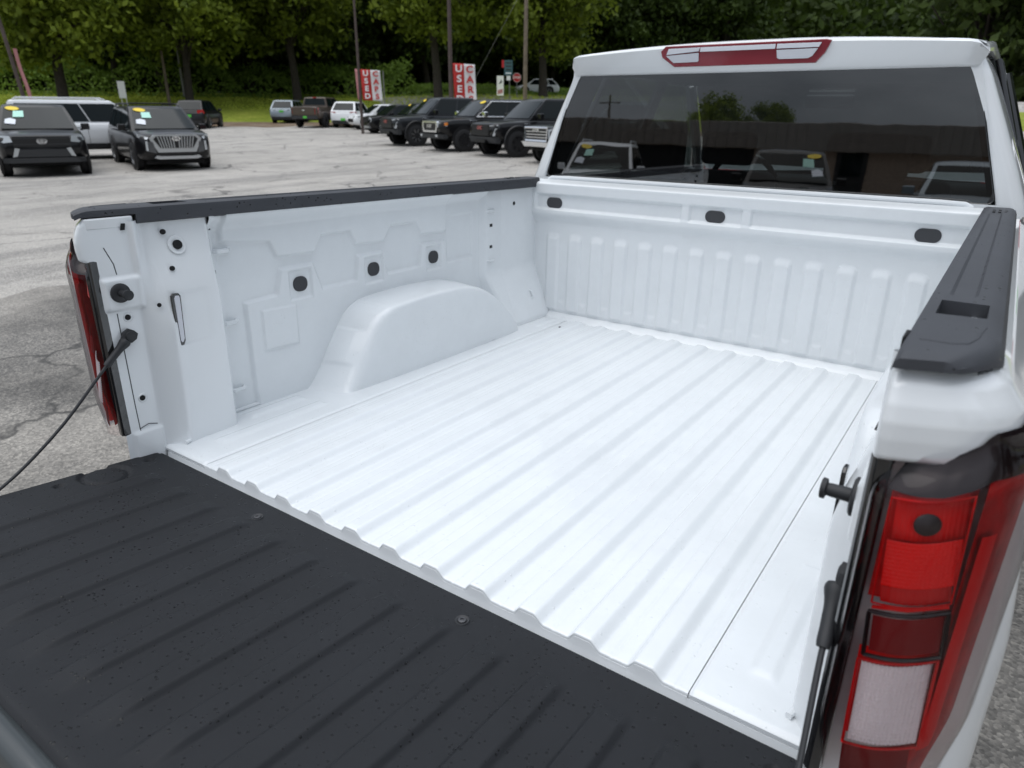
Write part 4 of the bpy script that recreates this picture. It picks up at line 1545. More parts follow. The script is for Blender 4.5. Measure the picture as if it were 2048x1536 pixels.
def make_tree_meshes(seed, h, trunk_h, rx, leafmat, nclump=90, per=95, lsize=0.30, clump_r=1.3, tr=0.42):
    rs = np.random.default_rng(seed)
    rz_ = (h - trunk_h) / 2
    zc = trunk_h + rz_
    P_, ctr = crown_points(rs, rx, rz_, zc, nclump, per, clump_r)
    V, F = leaf_quads(P_, lsize, rs)
    crown = fast_mesh('crown', V, F, leafmat)
    tm = MB()
    bx, by = rs.uniform(-0.4, 0.4, 2)
    tpts = [(0, 0, -0.4), (0, 0, 0.3), (bx * 0.3, by * 0.3, trunk_h * 0.5), (bx, by, trunk_h), (bx * 1.5, by * 1.5, trunk_h + rz_), (bx * 1.2, by * 1.2, h * 0.9)]
    tm.tube(tpts, [tr * 1.6, tr * 1.12, tr * 0.95, tr * 0.85, tr * 0.45, tr * 0.12], 10)
    for c in ctr[rs.permutation(len(ctr))[:14]]:
        z0 = trunk_h * rs.uniform(0.75, 1.0) + rz_ * rs.uniform(0, 0.6)
        f = min(1, (z0 - trunk_h * 0.5) / rz_)
        st_p = Vector((bx * 1.1, by * 1.1, z0))
        en = Vector(c)
        md = (st_p + en) / 2 + Vector((0, 0, 0.4))
        tm.tube([st_p, md, en], [tr * 0.36, tr * 0.22, tr * 0.06], 6)
    o = tm.build('trunk', 'bark')
    tmesh = o.data
    D.objects.remove(o)
    return crown, tmesh


TREES = {
    'oak': [make_tree_meshes(101 + k, 17 + k * 1.5, 4.4 + 0.5 * k, 6.6, 'leaves_oak', 150, 105, 0.30, 1.35, 0.42) for k in range(3)],
    'deep': [make_tree_meshes(201 + k, 21 + 2 * k, 3.5, 6.2, 'leaves_deep', 150, 95, 0.36, 1.5, 0.36) for k in range(3)],
}


def tree(kind, k, x_, y_, rz, sc, label, group, name='broadleaf_tree', z=None, tscale=None):
    cm, tm = TREES[kind][k % 3]
    e = empty(name, (x_, y_, float(tz(x_, y_)) if z is None else z), rz)
    e.scale = (sc, sc, sc)
    for nm, me in (('trunk', tm), ('crown', cm)):
        o = D.objects.new(nm, me)
        COL.objects.link(o)
        o.parent = e
    tag(e, label, 'tree', group)
    return e


def srp(s_, r_):
    p = ORG + s_ * SU + r_ * SR
    return float(p[0]), float(p[1])


G1 = 'trees along the grass bank'
tree('oak', 0, -64.8, 28.7, 0.3, 1.0, 'large shade tree with dark trunk rising behind the white three-row SUV', G1)
tree('oak', 1, -59.6, 48.4, 1.9, 0.95, 'shade tree with slim dark trunk behind the silver crossover', G1)
tree('oak', 2, -44.6, 52.4, 4.1, 0.92, 'bright green shade tree between the two USED CARS banners', G1)
tree('oak', 0, -36.8, 58.2, 2.7, 0.9, 'tree with thin dark trunk in front of the distant white car', G1)
tree('oak', 1, *srp(74, -9), 5.2, 0.85, 'low spreading tree behind the dark crossover seen from behind', G1)
G2 = 'tall trees of the wood behind the bank'
LB2 = 'tall dark tree in the closed wood behind the grass bank'
k = 0
for s_, rr in ((88, np.arange(-62, 60, 8.5)), (97, np.arange(-66, 66, 9.0))):
    for r_ in rr:
        rj, sj = r_ + random.uniform(-2.5, 2.5), s_ + random.uniform(-3, 3)
        if s_ == 88 and 17 < r_ < 30:
            sj += 10
        tree('deep', k, *srp(sj, rj), random.uniform(0, 6.28), random.uniform(0.85, 1.15), LB2, G2, 'woodland_tree')
        k += 1
# right of the cab
tree('deep', 1, 4.5, 44, 0.4, 0.8, 'dark tree showing past the truck cab on the far side', 'trees beyond the cab')
tree('deep', 2, -1.6, 47, 2.2, 0.75, 'dark green tree showing just beside the truck cab roof', 'trees beyond the cab')
# wooded hillside rising behind everything
earth('forest_floor', [(0.3, (0.010, 0.017, 0.005)), (0.7, (0.024, 0.036, 0.010))], 0.5)
G, S_, R_ = world_grid(117, 150, 3.0, -220, 220, 8.0, 0.0)
G[..., 2] += -1.0 + smoothstep(118, 138, S_) * (25 + 2.5 * np.sin(R_ * 0.13) + 1.5 * np.sin(R_ * 0.31 + 1))
hill = MB().grid(G).build('hill', 'forest_floor', angle=60)
tag(hill, kind='structure')
# the far wood: one dense mass that closes the gaps
rs = np.random.default_rng(5)
n = 64000
rr = rs.uniform(-150, 150, n)
ss = rs.uniform(103, 116, n)
hh = rs.uniform(0, 1, n) ** 0.8 * (21 + 4 * np.sin(rr * 0.21) + 2 * np.sin(rr * 0.63))
X_ = ORG[0] + ss * SU[0] + rr * SR[0]
Y_ = ORG[1] + ss * SU[1] + rr * SR[1]
hh[: n // 2] *= 0.42
V, F = leaf_quads(np.stack([X_, Y_, tz(X_, Y_) + hh], 1), 0.85, rs)
o = D.objects.new('woods', fast_mesh('woods', V, F, 'leaves_deep'))
COL.objects.link(o)
tag(o, 'dense dark green wood filling the whole skyline behind the bank', 'woods', kind='stuff')
# vine-covered undergrowth along the top of the bank
n = 60000
rr = rs.uniform(-75, 70, n)
ss = rs.uniform(79, 92, n) - np.clip(rr - 3, 0, 16) * 0.7
mound = 0.4 + 1.1 * np.abs(np.sin(rr * 0.23 + 1) * np.sin(rr * 0.11)) + 0.9 * np.abs(np.sin(rr * 0.55 + ss * 0.3)) + 0.5 * np.abs(np.sin(rr * 1.3 + ss))
mound *= 1.7 * smoothstep(0, 5, ss - 79 + np.clip(rr - 3, 0, 16) * 0.7) * np.where((rr > 12) & (rr < 34), 0.25, 1.0)
X_ = ORG[0] + ss * SU[0] + rr * SR[0]
Y_ = ORG[1] + ss * SU[1] + rr * SR[1]
V, F = leaf_quads(np.stack([X_, Y_, tz(X_, Y_) + mound * rs.uniform(0.3, 1.0, n) ** 0.4], 1), 0.17, rs)
o = D.objects.new('undergrowth', fast_mesh('undergrowth', V, F, 'leaves_vine'))
COL.objects.link(o)
tag(o, 'tangled vine-covered undergrowth along the top of the grass bank', 'undergrowth', kind='stuff')
# mown grass tufts on the bank
n = 70000
rr = rs.uniform(-60, 40, n)
s0 = 65 - np.clip(rr - 3, 0, 16) * 0.95
ss = s0 + rs.uniform(0, 1, n) * 18
X_ = ORG[0] + ss * SU[0] + rr * SR[0]
Y_ = ORG[1] + ss * SU[1] + rr * SR[1]
leaf_mat('grass_blade', (0.31, 0.39, 0.042), (0.46, 0.52, 0.08), 0.3)
V, F = leaf_quads(np.stack([X_, Y_, tz(X_, Y_) + rs.uniform(0.0, 0.07, n)], 1), 0.085, rs)
o = D.objects.new('grass', fast_mesh('grass', V, F, 'grass_blade'))
COL.objects.link(o)
tag(o, 'short mown grass growing on the bank beyond the lot', 'grass', kind='stuff')

# unseen trees added right of the lot to cut the low sky light
k = 0
for xx, yy in ((30, 30), (36, 18), (33, 6), (38, -6), (34, -18), (24, 41), (13, 50), (40, 26), (42, 10)):
    tree('deep', k, xx, yy, random.uniform(0, 6), random.uniform(0.8, 1.0), 'tall dark tree added out of view on the right to dim the low sky', 'unseen trees added on the right to dim the low sky', 'woodland_tree')
    k += 1

# =================================================================== VEHICLES
def paint(name, col, rough=0.28, metal=0.0):
    return simple(name, col, rough, metal=metal, coat=0.45, spec=0.15)


paint('paint_black', (0.008, 0.008, 0.009))
paint('paint_graphite', (0.022, 0.024, 0.027), 0.3, 0.3)
paint('paint_white', (0.78, 0.79, 0.80))
paint('paint_silver', (0.25, 0.29, 0.32), 0.34, 0.4)
paint('paint_brown', (0.095, 0.075, 0.060), 0.32, 0.35)
paint('paint_red', (0.33, 0.018, 0.016))
simple('trim_grey', (0.026, 0.027, 0.029), 0.6)
simple('trim_black', (0.009, 0.009, 0.010), 0.45)
simple('silver_trim', (0.55, 0.57, 0.58), 0.3, metal=0.7)
simple('headlamp', (0.55, 0.58, 0.60), 0.12, metal=0.3, coat=1.0)
simple('headlamp_dark', (0.05, 0.055, 0.06), 0.12, coat=1.0)
simple('amber', (0.75, 0.22, 0.02), 0.25, coat=1.0)
simple('tail_red', (0.45, 0.012, 0.012), 0.2, coat=1.0)
simple('badge_red', (0.36, 0.09, 0.085), 0.3, coat=0.6)
simple('plate_green', (0.10, 0.52, 0.06), 0.5)
simple('sticker_yellow', (0.85, 0.62, 0.03), 0.5)
simple('sticker_mint', (0.45, 0.78, 0.66), 0.5)
simple('paper_white', (0.75, 0.78, 0.84), 0.6)
simple('rim_dark', (0.02, 0.02, 0.022), 0.3, metal=0.6)


def text_part(body, size, mat, parent, M, name='lettering', ext=0.004, bold=0.0, xs=1.0):
    cu = D.curves.new('txt', 'FONT')
    cu.body = body
    cu.size = size
    cu.align_x = 'CENTER'
    cu.align_y = 'CENTER'
    cu.extrude = ext
    cu.offset = bold
    ob = D.objects.new('txt', cu)
    COL.objects.link(ob)
    bpy.context.view_layer.update()
    dg = bpy.context.evaluated_depsgraph_get()
    me = D.meshes.new_from_object(ob.evaluated_get(dg))
    D.objects.remove(ob)
    me.transform(M @ Matrix.Diagonal((xs, 1, 1, 1)))
    me.materials.clear()
    me.materials.append(MATS[mat])
    o = D.objects.new(name, me)
    COL.objects.link(o)
    o.parent = parent
    return o


class Car:
    """A vehicle built from a lofted body, glasshouse, glass, lamps and wheels. Local +y is forward."""

    def __init__(s, name, label, cat, loc, heading, sp, group=None):
        s.sp = sp
        s.z0 = float(tz(loc[0], loc[1])) if len(loc) == 2 else loc[2]
        h = Vector(heading).normalized()
        fy = sp.get('anchor', 0.0)            # loc is the ground point under local y = anchor
        ox, oy = loc[0] - h.x * fy, loc[1] - h.y * fy
        s.root = empty(name, (ox, oy, s.z0), math.atan2(-h.x, h.y))
        tag(s.root, label, cat, group)
        s.L, s.W, s.H = sp['L'], sp['W'], sp['H']
        s.w = s.W / 2
        s.body()
        s.cabin()
        s.wheels()

    def part(s, mb, name, mat, par=None, **k):
        return mb.build(name, mat, par or s.root, **k)

    def body(s):
        sp, L, w = s.sp, s.L, s.w
        ys = np.linspace(-L / 2, L / 2, 40)
        ys = np.sort(np.concatenate([ys, [-L / 2 + 0.03, -L / 2 + 0.09, L / 2 - 0.03, L / 2 - 0.09]]))
        rows = []
        for y_ in ys:
            fe = max(0.0, (y_ - (L / 2 - 0.55)) / 0.55)
            re = max(0.0, (-(y_) - (L / 2 - 0.40)) / 0.40)
            wf = w * (1 - 0.17 * fe ** 3 - 0.10 * re ** 3)
            zt_ = float(np.interp(y_, [q[0] for q in sp['top']], [q[1] for q in sp['top']]))
            zb_ = sp['clear'] + 0.16 * fe ** 2 + 0.12 * re ** 2
            endr = 0.05 * max(0, (abs(y_) - (L / 2 - 0.10)) / 0.10)
            hgt = zt_ - zb_
            half = [(0, zb_ + endr), (0.80 * wf, zb_ + endr), (0.94 * wf, zb_ + 0.05 + endr), (0.985 * wf, zb_ + 0.22 * hgt), (1.0 * wf, zb_ + 0.45 * hgt), (0.995 * wf, zb_ + 0.70 * hgt), (0.97 * wf, zt_ - 0.055 - endr), (0.935 * wf, zt_ - 0.012 - endr), (0.86 * wf, zt_ + 0.004 - endr), (0.5 * wf, zt_ + 0.022 - endr), (0, zt_ + 0.030 - endr)]
            ring = [(a, y_, c) for a, c in half] + [(-a, y_, c) for a, c in half[::-1][1:-1]]
            rows.append(ring)
        mb = MB().grid(rows, wrap=True)
        n = len(rows[0])
        k = len(mb.v)
        mb.f.append(tuple(range(n)))
        mb.f.append(tuple(range(k - n, k)))
        s.bodyo = s.part(mb, 'body', sp['paint'], angle=40)
        s.part(MB().box(-w * 0.78, w * 0.78, -L / 2 + 0.35, L / 2 - 0.35, sp['clear'] - 0.07, sp['clear'] + 0.08), 'underbody', 'hole_black')  # black box added under the car to deepen its contact shadow
        # lower cladding
        if sp.get('clad'):
            for sx in (-1, 1):
                s.part(MB().box(sx * w * 0.985 - 0.012, sx * w * 0.985 + 0.012, -L / 2 + 0.5, L / 2 - 0.6, sp['clear'] - 0.02, sp['clear'] + 0.13), 'sill_cladding', sp['clad'], bevel=0.01)

    def cabin(s):
        sp, w = s.sp, s.w
        yb0, yr0, yr1, yb1 = sp['cab']
        H = s.H
        zb = sp['belt']
        wb, wr = 0.925 * w, sp.get('wr', 0.735) * w
        mb = MB()

        def ring(z_, f, inset):
            y0 = yb0 + (yr0 - yb0) * f
            y1 = yb1 + (yr1 - yb1) * f
            x_ = wb + (wr - wb) * f - inset
            out = []
            for k in range(9):
                out.append((x_, y0 + inset + (y1 - y0 - 2 * inset) * k / 8))
            out = [(a, b_) for a, b_ in out]
            nf = 6
            fr_ = [(x_ * (1 - 2 * k / nf), y1 - inset + 0.06 * math.sin(math.pi * k / nf)) for k in range(1, nf)]
            rr_ = [(-x_ * (1 - 2 * k / nf), y0 + inset - 0.04 * math.sin(math.pi * k / nf)) for k in range(1, nf)]
            lo_ = [(-a, b_) for a, b_ in out[::-1]]
            return [(a, b_, z_) for a, b_ in out + fr_ + lo_ + rr_]
        rows = [ring(zb - 0.03, 0, 0), ring(zb + (H - zb) * 0.5, 0.5, 0), ring(H - 0.07, 0.93, 0.0), ring(H - 0.03, 0.985, 0.012), ring(H - 0.008, 1.0, 0.05), ring(H, 1.0, 0.14), ring(H + 0.012, 1.0, 0.42)]
        mb.grid(rows, wrap=True)
        n = len(rows[0])
        mb.f.append(tuple(range(len(mb.v) - n, len(mb.v))))
        s.rf = s.part(mb, 'roof', sp.get('roofpaint', sp['paint']), angle=40)
        h = H - zb

        def P(side, yf, t_, out=0.006):
            """point on a side pane: yf 0..1 rear to front"""
            y0 = yb0 + (yr0 - yb0) * t_
            y1 = yb1 + (yr1 - yb1) * t_
            x_ = wb + (wr - wb) * t_ + out
            return (side * x_, y0 + (y1 - y0) * yf, zb + h * t_)
        for sd in (-1, 1):
            for (a0, a1, c0, c1) in sp['panes']:
                t0, t1 = 0.05, sp.get('panetop', 0.86)
                g = MB().add([P(sd, a0, t0), P(sd, a1, t0), P(sd, c1, t1), P(sd, c0, t1)], [(0, 1, 2, 3)])
                s.part(g, 'side_window', 'car_glass_dark', s.rf, smooth=False)
            if sp.get('chrome'):
                s.part(MB().tube([P(sd, 0.02, 0.02, 0.008), P(sd, 0.97, 0.02, 0.008), P(sd, 0.93, 0.88, 0.008), P(sd, 0.05, 0.88, 0.008)], 0.018, 6), 'window_trim', 'chrome', s.rf)

        def fr_quad(yb, yr, sgn, name, mat, wid=0.9, t0=0.05, t1=0.88):
            pts = []
            nx = 7
            for t_ in (t0, t1):
                for k in range(nx):
                    f = -1 + 2 * k / (nx - 1)
                    x_ = (wb + (wr - wb) * t_) * wid * f
                    y_ = yb + (yr - yb) * t_ + sgn * (0.012 + (0.06 if sgn > 0 else 0.04) * math.cos(f * math.pi / 2 * wid))
                    pts.append((x_, y_, zb + h * t_))
            g = MB().add(pts, [(k, k + 1, nx + k + 1, nx + k) for k in range(nx - 1)])
            return s.part(g, name, mat, s.rf)
        s.fq = lambda t_, f: ((wb + (wr - wb) * t_) * 0.9 * f, yb1 + (yr1 - yb1) * t_ + 0.03 + 0.06 * math.cos(f * math.pi / 2 * 0.9), zb + h * t_)
        s.ws = fr_quad(yb1, yr1, 1, 'windscreen', sp.get('glass', 'car_glass_dark'))
        s.rg = fr_quad(yb0, yr0, -1, 'rear_window', 'car_glass_dark', 0.86, sp.get('rg0', 0.12), 0.84)
        if sp.get('rails'):
            for sd in (-1, 1):
                x_ = sd * wr * 0.93
                s.part(MB().tube([(x_, yr0 + 0.1, H), (x_, yr0 + 0.2, H + 0.06), (x_, yr1 - 0.3, H + 0.06), (x_, yr1 - 0.15, H)], 0.022, 8), 'roof_rail', sp['rails'], s.rf)
        if sp.get('cross'):
            for yy in (yr0 + 0.5, yr1 - 0.55):
                s.part(MB().box(-wr * 0.9, wr * 0.9, yy - 0.03, yy + 0.03, H + 0.06, H + 0.095), 'cross_bar', 'trim_black', s.rf, bevel=0.01)
        # mirrors
        for sd in (-1, 1):
            ym = yb1 - 0.35
            a = MB()
            ms_ = sp.get('mir', 1.0)
            a.box(sd * (w * 0.96 + 0.03) - 0.02, sd * (w * 0.96 + 0.10), ym, ym + 0.05, zb - 0.03, zb + 0.02) if sd > 0 else a.box(sd * (w * 0.96 + 0.10), sd * (w * 0.96 + 0.03) + 0.02, ym, ym + 0.05, zb - 0.03, zb + 0.02)
            x0, x1 = sorted((sd * (w * 0.96 + 0.05), sd * (w * 0.96 + 0.05 + 0.20 * ms_)))
            a.box(x0, x1, ym - 0.06, ym + 0.09, zb - 0.01, zb + 0.15 * ms_)
            s.part(a, 'mirror', sp.get('mirrormat', sp['paint']), bevel=0.03, segs=3)

    def wheels(s):
        sp, L, w = s.sp, s.L, s.w
        r = sp['r']
        for yy in (sp['ax'][0], sp['ax'][1]):
            for sx in (-1, 1):
                s.part(MB().cyl((sx * (w * 0.985), yy, r * 1.06), (1, 0, 0), r * 1.20, 0.05, 28), 'wheel_arch', 'trim_black')
                if sp.get('arch'):
                    pts = [(sx * (w + 0.015), yy + r * 1.25 * math.cos(a), r * 1.06 + r * 1.25 * math.sin(a)) for a in [math.radians(-15 + 210 * k / 16) for k in range(17)]]
                    s.part(MB().tube(pts, 0.045, 6), 'arch_moulding', sp['arch'])
                wheel_parts((sx * (w - 0.09), yy, r), sx, r, 0.25, s.root, (0, 0, 0), sp['rim'], sp.get('spokes', 6))

    # surface-following details at nose (+1) or tail (-1)
    def fy(s, x_, z_, end):
        L, w = s.L, s.w
        d = 0.0
        ax = abs(x_)
        d += (0.30 if end > 0 else 0.2) * float(smoothstep(0.80 * w, 1.03 * w, ax)) * 1.0
        return end * (L / 2 - d)

    def det(s, poly, name, mat, end=1, t0=-0.12, t1=0.012, par=None, both=False, **k):
        o = s.part(MB().prism(poly, lambda a, b_, t_: (a, s.fy(a, b_, end) + end * (t0 + (t1 - t0) * t_), b_)), name, mat, par, **k)
        if both:
            c = o.copy()
            COL.objects.link(c)
            c.scale = (-1, 1, 1)
            return o, c
        return o

    def rect(s, x0, x1, z0, z1, name, mat, **k):
        n = max(2, int(abs(x1 - x0) / 0.12) + 1)
        top_ = [(x0 + (x1 - x0) * i / n, z1) for i in range(n + 1)]
        bot = [(x0 + (x1 - x0) * i / n, z0) for i in range(n + 1)][::-1]
        return s.det(top_ + bot, name, mat, **k)

    def emblem(s, z_, rx, rz_, kind, end=1, out=0.03):
        pts = [(rx * math.cos(a), z_ + rz_ * math.sin(a)) for a in [k * math.pi / 10 for k in range(20)]]
        e = s.det(pts, 'emblem', 'chrome', end=end, t0=0.0, t1=out)
        y_ = end * (s.L / 2 + out + 0.004)
        if kind == 'rings':
            s.part(MB().tube([(0.45 * rx * math.cos(a), y_, z_ + 0.75 * rz_ * math.sin(a)) for a in [k * math.pi / 8 for k in range(17)]], 0.006, 5), 'emblem_ring', 'trim_black', e)
            s.part(MB().tube([(0.75 * rx * math.cos(a), y_, z_ + 0.35 * rz_ + 0.3 * rz_ * math.sin(a)) for a in [k * math.pi / 8 for k in range(17)]], 0.006, 5), 'emblem_ring', 'trim_black', e)
        elif kind == 'h':
            s.part(MB().tube([(-0.55 * rx, y_, z_ - 0.6 * rz_), (-0.3 * rx, y_, z_ + 0.6 * rz_)], 0.010, 5).tube([(0.3 * rx, y_, z_ - 0.6 * rz_), (0.55 * rx, y_, z_ + 0.6 * rz_)], 0.010, 5).tube([(-0.4 * rx, y_, z_ - 0.1 * rz_), (0.4 * rx, y_, z_ + 0.1 * rz_)], 0.009, 5), 'emblem_letter', 'trim_black', e)
        return e

    def nose_text(s, txt, size, x_, z_, mat, out=0.05, end=1):
        # lettering facing outwards from nose or tail
        M_ = Matrix.Translation((x_, end * (s.L / 2 + out), z_)) @ Matrix.Rotation(math.pi if end > 0 else 0.0, 4, 'Z') @ Matrix.Rotation(math.pi / 2, 4, 'X')
        return text_part(txt, size, mat, s.root, M_, 'badge_lettering', 0.006, 0.004)

    def stickers(s, side=1, card=True):
        f0 = 0.72 * side
        def pt(f, t_):
            a, b_, c = s.fq(t_, f)
            return Vector((a, b_ + 0.012, c))
        pts = [pt(f0 + 0.26 * math.cos(a) * 0.9, 0.84 + 0.075 * math.sin(a) + 0.02 * math.cos(a) * side) for a in [k * math.pi / 8 for k in range(16)]]
        s.part(MB().add(pts, [tuple(range(16))]), 'price_sticker', 'sticker_yellow', s.ws, smooth=False)
        if card:
            q = [pt(f0 - 0.03 * side, 0.50), pt(f0 - 0.36 * side, 0.50), pt(f0 - 0.36 * side, 0.74), pt(f0 - 0.03 * side, 0.74)]
            s.part(MB().add(q, [(0, 1, 2, 3)]), 'info_card', 'sticker_mint', s.ws, smooth=False)
            q = [pt(f0 + 0.20 * side, 0.26), pt(f0 - 0.10 * side, 0.22), pt(f0 - 0.12 * side, 0.40), pt(f0 + 0.05 * side, 0.46), pt(f0 + 0.20 * side, 0.42)]
            s.part(MB().add(q, [(0, 1, 2, 3, 4)]), 'paper_sheet', 'paper_white', s.ws, smooth=False)


simple('car_glass_dark', (0.006, 0.010, 0.011), 0.06, spec=0.25)
simple('car_glass_shade', (0.004, 0.005, 0.005), 0.1, spec=0.12)


def suv_spec(L, W, H, paintm, rimm='rim_alloy', belt=1.08, hood=1.02, nose=0.92, clear=0.24, r=0.38, cowl=0.95, **k):
    d = dict(L=L, W=W, H=H, paint=paintm, rim=rimm, belt=belt, clear=clear, r=r,
             top=[(-L / 2, belt - 0.10), (-L / 2 + 0.12, belt - 0.02), (L / 2 - cowl - 0.35, belt), (L / 2 - cowl, belt - 0.02), (L / 2 - cowl + 0.15, hood), (L / 2 - 0.25, nose), (L / 2 - 0.06, nose - 0.05), (L / 2, nose - 0.13)],
             cab=(-L / 2 + 0.08, -L / 2 + k.pop('slant', 0.70), L / 2 - cowl - 0.98, L / 2 - cowl - 0.05),
             panes=[(0.05, 0.28, 0.06, 0.28), (0.31, 0.58, 0.31, 0.60), (0.61, 0.90, 0.63, 0.95)], ax=(L / 2 - 0.93, -L / 2 + 1.02))
    d.update(k)
    return d


def pickup_spec(L, W, H, paintm, rimm='rim_dark', **k):
    d = dict(L=L, W=W, H=H, paint=paintm, rim=rimm, belt=1.30, clear=0.42, r=0.43, wr=0.76,
             top=[(-L / 2, 1.30), (-L / 2 + 1.75, 1.30), (-L / 2 + 1.80, 1.26), (L / 2 - 1.55, 1.26), (L / 2 - 1.45, 1.24), (L / 2 - 0.5, 1.20), (L / 2 - 0.10, 1.16), (L / 2, 1.06)],
             cab=(-L / 2 + 1.80, -L / 2 + 1.92, L / 2 - 2.35, L / 2 - 1.52), panes=[(0.04, 0.42, 0.05, 0.46), (0.46, 0.90, 0.50, 0.96)], ax=(L / 2 - 0.98, -L / 2 + 1.25), mir=1.35, rg0=0.2)
    d.update(k)
    return d


ROWH = (-0.40, -0.917)
GRP = 'used vehicles parked around the lot'

# black off-road SUV facing the camera
sp = suv_spec(4.9, 1.96, 1.74, 'paint_black', 'rim_dark', belt=1.12, hood=1.10, nose=1.02, clear=0.34, r=0.42, anchor=4.9 / 2 - 0.93, wr=0.72)
c = Car('offroad_suv', 'black off-road SUV with wide grille facing us in front of the white SUV', 'suv', (-20.26, 7.9), (0.93, -0.37), sp, GRP)
c.stickers(1)
c.rect(-0.62, 0.62, 0.74, 0.99, 'grille', 'trim_black')
for zc in (0.80, 0.94):
    c.rect(-0.60, 0.60, zc - 0.012, zc + 0.012, 'grille_bar', 'trim_grey', t1=0.03)
c.emblem(0.875, 0.115, 0.075, 'rings')
c.det([(0.62, 0.86), (0.66, 1.0), (0.90, 1.02), (0.94, 0.90), (0.80, 0.84)], 'headlamp', 'headlamp', both=True, t1=0.02)
c.det([(0.58, 0.52), (0.50, 0.70), (0.60, 0.72), (0.68, 0.50)], 'bumper_blade', 'silver_trim', both=True, t1=0.025)
c.det([(-0.50, 0.68), (0.50, 0.68), (0.60, 0.50), (-0.60, 0.50)], 'lower_grille', 'trim_grey', t1=0.02)
c.rect(-0.90, 0.90, 0.36, 0.48, 'front_bumper', 'trim_grey', t1=0.03)

# black three-row SUV with silver grille frame
sp = suv_spec(4.98, 1.96, 1.70, 'paint_black', 'rim_alloy', belt=1.07, hood=1.06, nose=0.98, anchor=4.98 / 2 - 0.93, rails='trim_black', cross=True, wr=0.74)
c = Car('family_suv', 'black SUV with silver-framed upright-bar grille and roof rack facing us', 'suv', (-19.5, 10.95), (0.95, -0.31), sp, GRP)
c.stickers(1)
GF = [(-0.56, 0.96), (0.56, 0.96), (0.68, 0.86), (0.50, 0.50), (-0.50, 0.50), (-0.68, 0.86)]
fr_o = c.det(GF, 'grille_frame', 'silver_trim', t1=0.02)
c.det([(-0.50, 0.925), (0.50, 0.925), (0.585, 0.85), (0.43, 0.61), (-0.43, 0.61), (-0.585, 0.85)], 'grille', 'trim_black', t0=0.0, t1=0.028)
for k in range(-6, 7):
    if k:
        f = k / 6.4
        c.det([(0.50 * f - 0.012, 0.92), (0.50 * f + 0.012, 0.92), (0.42 * f + 0.012, 0.615), (0.42 * f - 0.012, 0.615)], 'grille_bar', 'silver_trim', t0=0.0, t1=0.04)
c.emblem(0.86, 0.12, 0.065, 'h', out=0.05)
c.det([(0.70, 0.90), (0.92, 0.98), (0.93, 0.90), (0.74, 0.84)], 'running_lamp', 'headlamp', both=True)
c.det([(0.74, 0.80), (0.79, 0.80), (0.80, 0.56), (0.74, 0.54)], 'headlamp', 'headlamp', both=True, t1=0.025)
c.det([(0.60, 0.78), (0.72, 0.80), (0.72, 0.52), (0.54, 0.48)], 'lamp_housing', 'headlamp_dark', both=True, t1=0.02)
c.rect(-0.50, 0.50, 0.43, 0.48, 'lower_intake', 'trim_black', t1=0.02)
c.det([(-0.62, 0.36), (-0.55, 0.42), (-0.42, 0.40), (0.42, 0.40), (0.55, 0.42), (0.62, 0.36), (0.5, 0.32), (-0.5, 0.32)], 'skid_plate', 'silver_trim', t1=0.035)

# white three-row SUV, side on
sp = suv_spec(5.35, 2.02, 1.80, 'paint_white', 'rim_alloy', belt=1.12, hood=1.12, nose=1.02, clear=0.36, r=0.40, rails='paint_white', clad='trim_black', slant=0.45, panetop=0.84, mirrormat='paint_white', cowl=1.15,
              panes=[(0.04, 0.27, 0.06, 0.28), (0.275, 0.60, 0.285, 0.63), (0.61, 0.93, 0.64, 0.97)])
c = Car('long_suv', 'long white SUV with dark side glass standing side-on behind two black SUVs', 'suv', (-24.9, 11.55), (0.37, 0.93), sp, GRP)
for yy in (-0.55, 0.45):
    for sx in (-1, 1):
        c.part(MB().box(sx * 1.0 - 0.012, sx * 1.0 + 0.012, yy - 0.10, yy + 0.10, 0.98, 1.01), 'door_handle', 'silver_trim', bevel=0.008)
        c.part(MB().box(sx * 1.008 - 0.004, sx * 1.008 + 0.004, yy - 0.72, yy - 0.71, 0.5, 1.08), 'door_seam', 'seam_dark')
c.det([(0.55, 0.78), (0.55, 0.95), (0.92, 0.98), (0.95, 0.80)], 'headlamp', 'headlamp', both=True)

# dark crossover seen from behind, left part of the lot
def rear_details(c, lampz=(0.86, 1.02), plate_z=0.74, lamp_in=0.55, lampmat='tail_red', px=0.0, spoiler=True):
    c.det([(lamp_in, lampz[0] + 0.03), (lamp_in, lampz[1] - 0.03), (0.93 * c.w, lampz[1]), (0.99 * c.w, lampz[0] + 0.02), (0.93 * c.w, lampz[0])], 'tail_lamp', lampmat, end=-1, both=True, t1=0.02)
    c.rect(px - 0.16, px + 0.16, plate_z - 0.08, plate_z + 0.08, 'number_plate', 'plate_green', end=-1, t1=0.02)
    c.rect(-0.80 * c.w, 0.80 * c.w, c.sp['clear'] + 0.02, c.sp['clear'] + 0.22, 'rear_bumper', 'trim_black', end=-1, t1=0.02)


sp = suv_spec(4.6, 1.86, 1.66, 'paint_black', 'rim_alloy', belt=1.02)
c = Car('crossover', 'dark crossover with green paper plate seen from behind near the grass', 'suv', (-43.9, 27.5), (-0.66, 0.75), sp, GRP)
rear_details(c, (0.86, 1.10))
sp = suv_spec(4.86, 1.94, 1.68, 'paint_silver', 'rim_alloy', belt=1.04)
c = Car('crossover', 'silver crossover with green paper plate seen from behind beside the brown pickup', 'suv', (-48.4, 38.4), (-0.58, 0.81), sp, GRP)
rear_details(c, (0.90, 0.98), 0.86, 0.45, 'headlamp_dark')
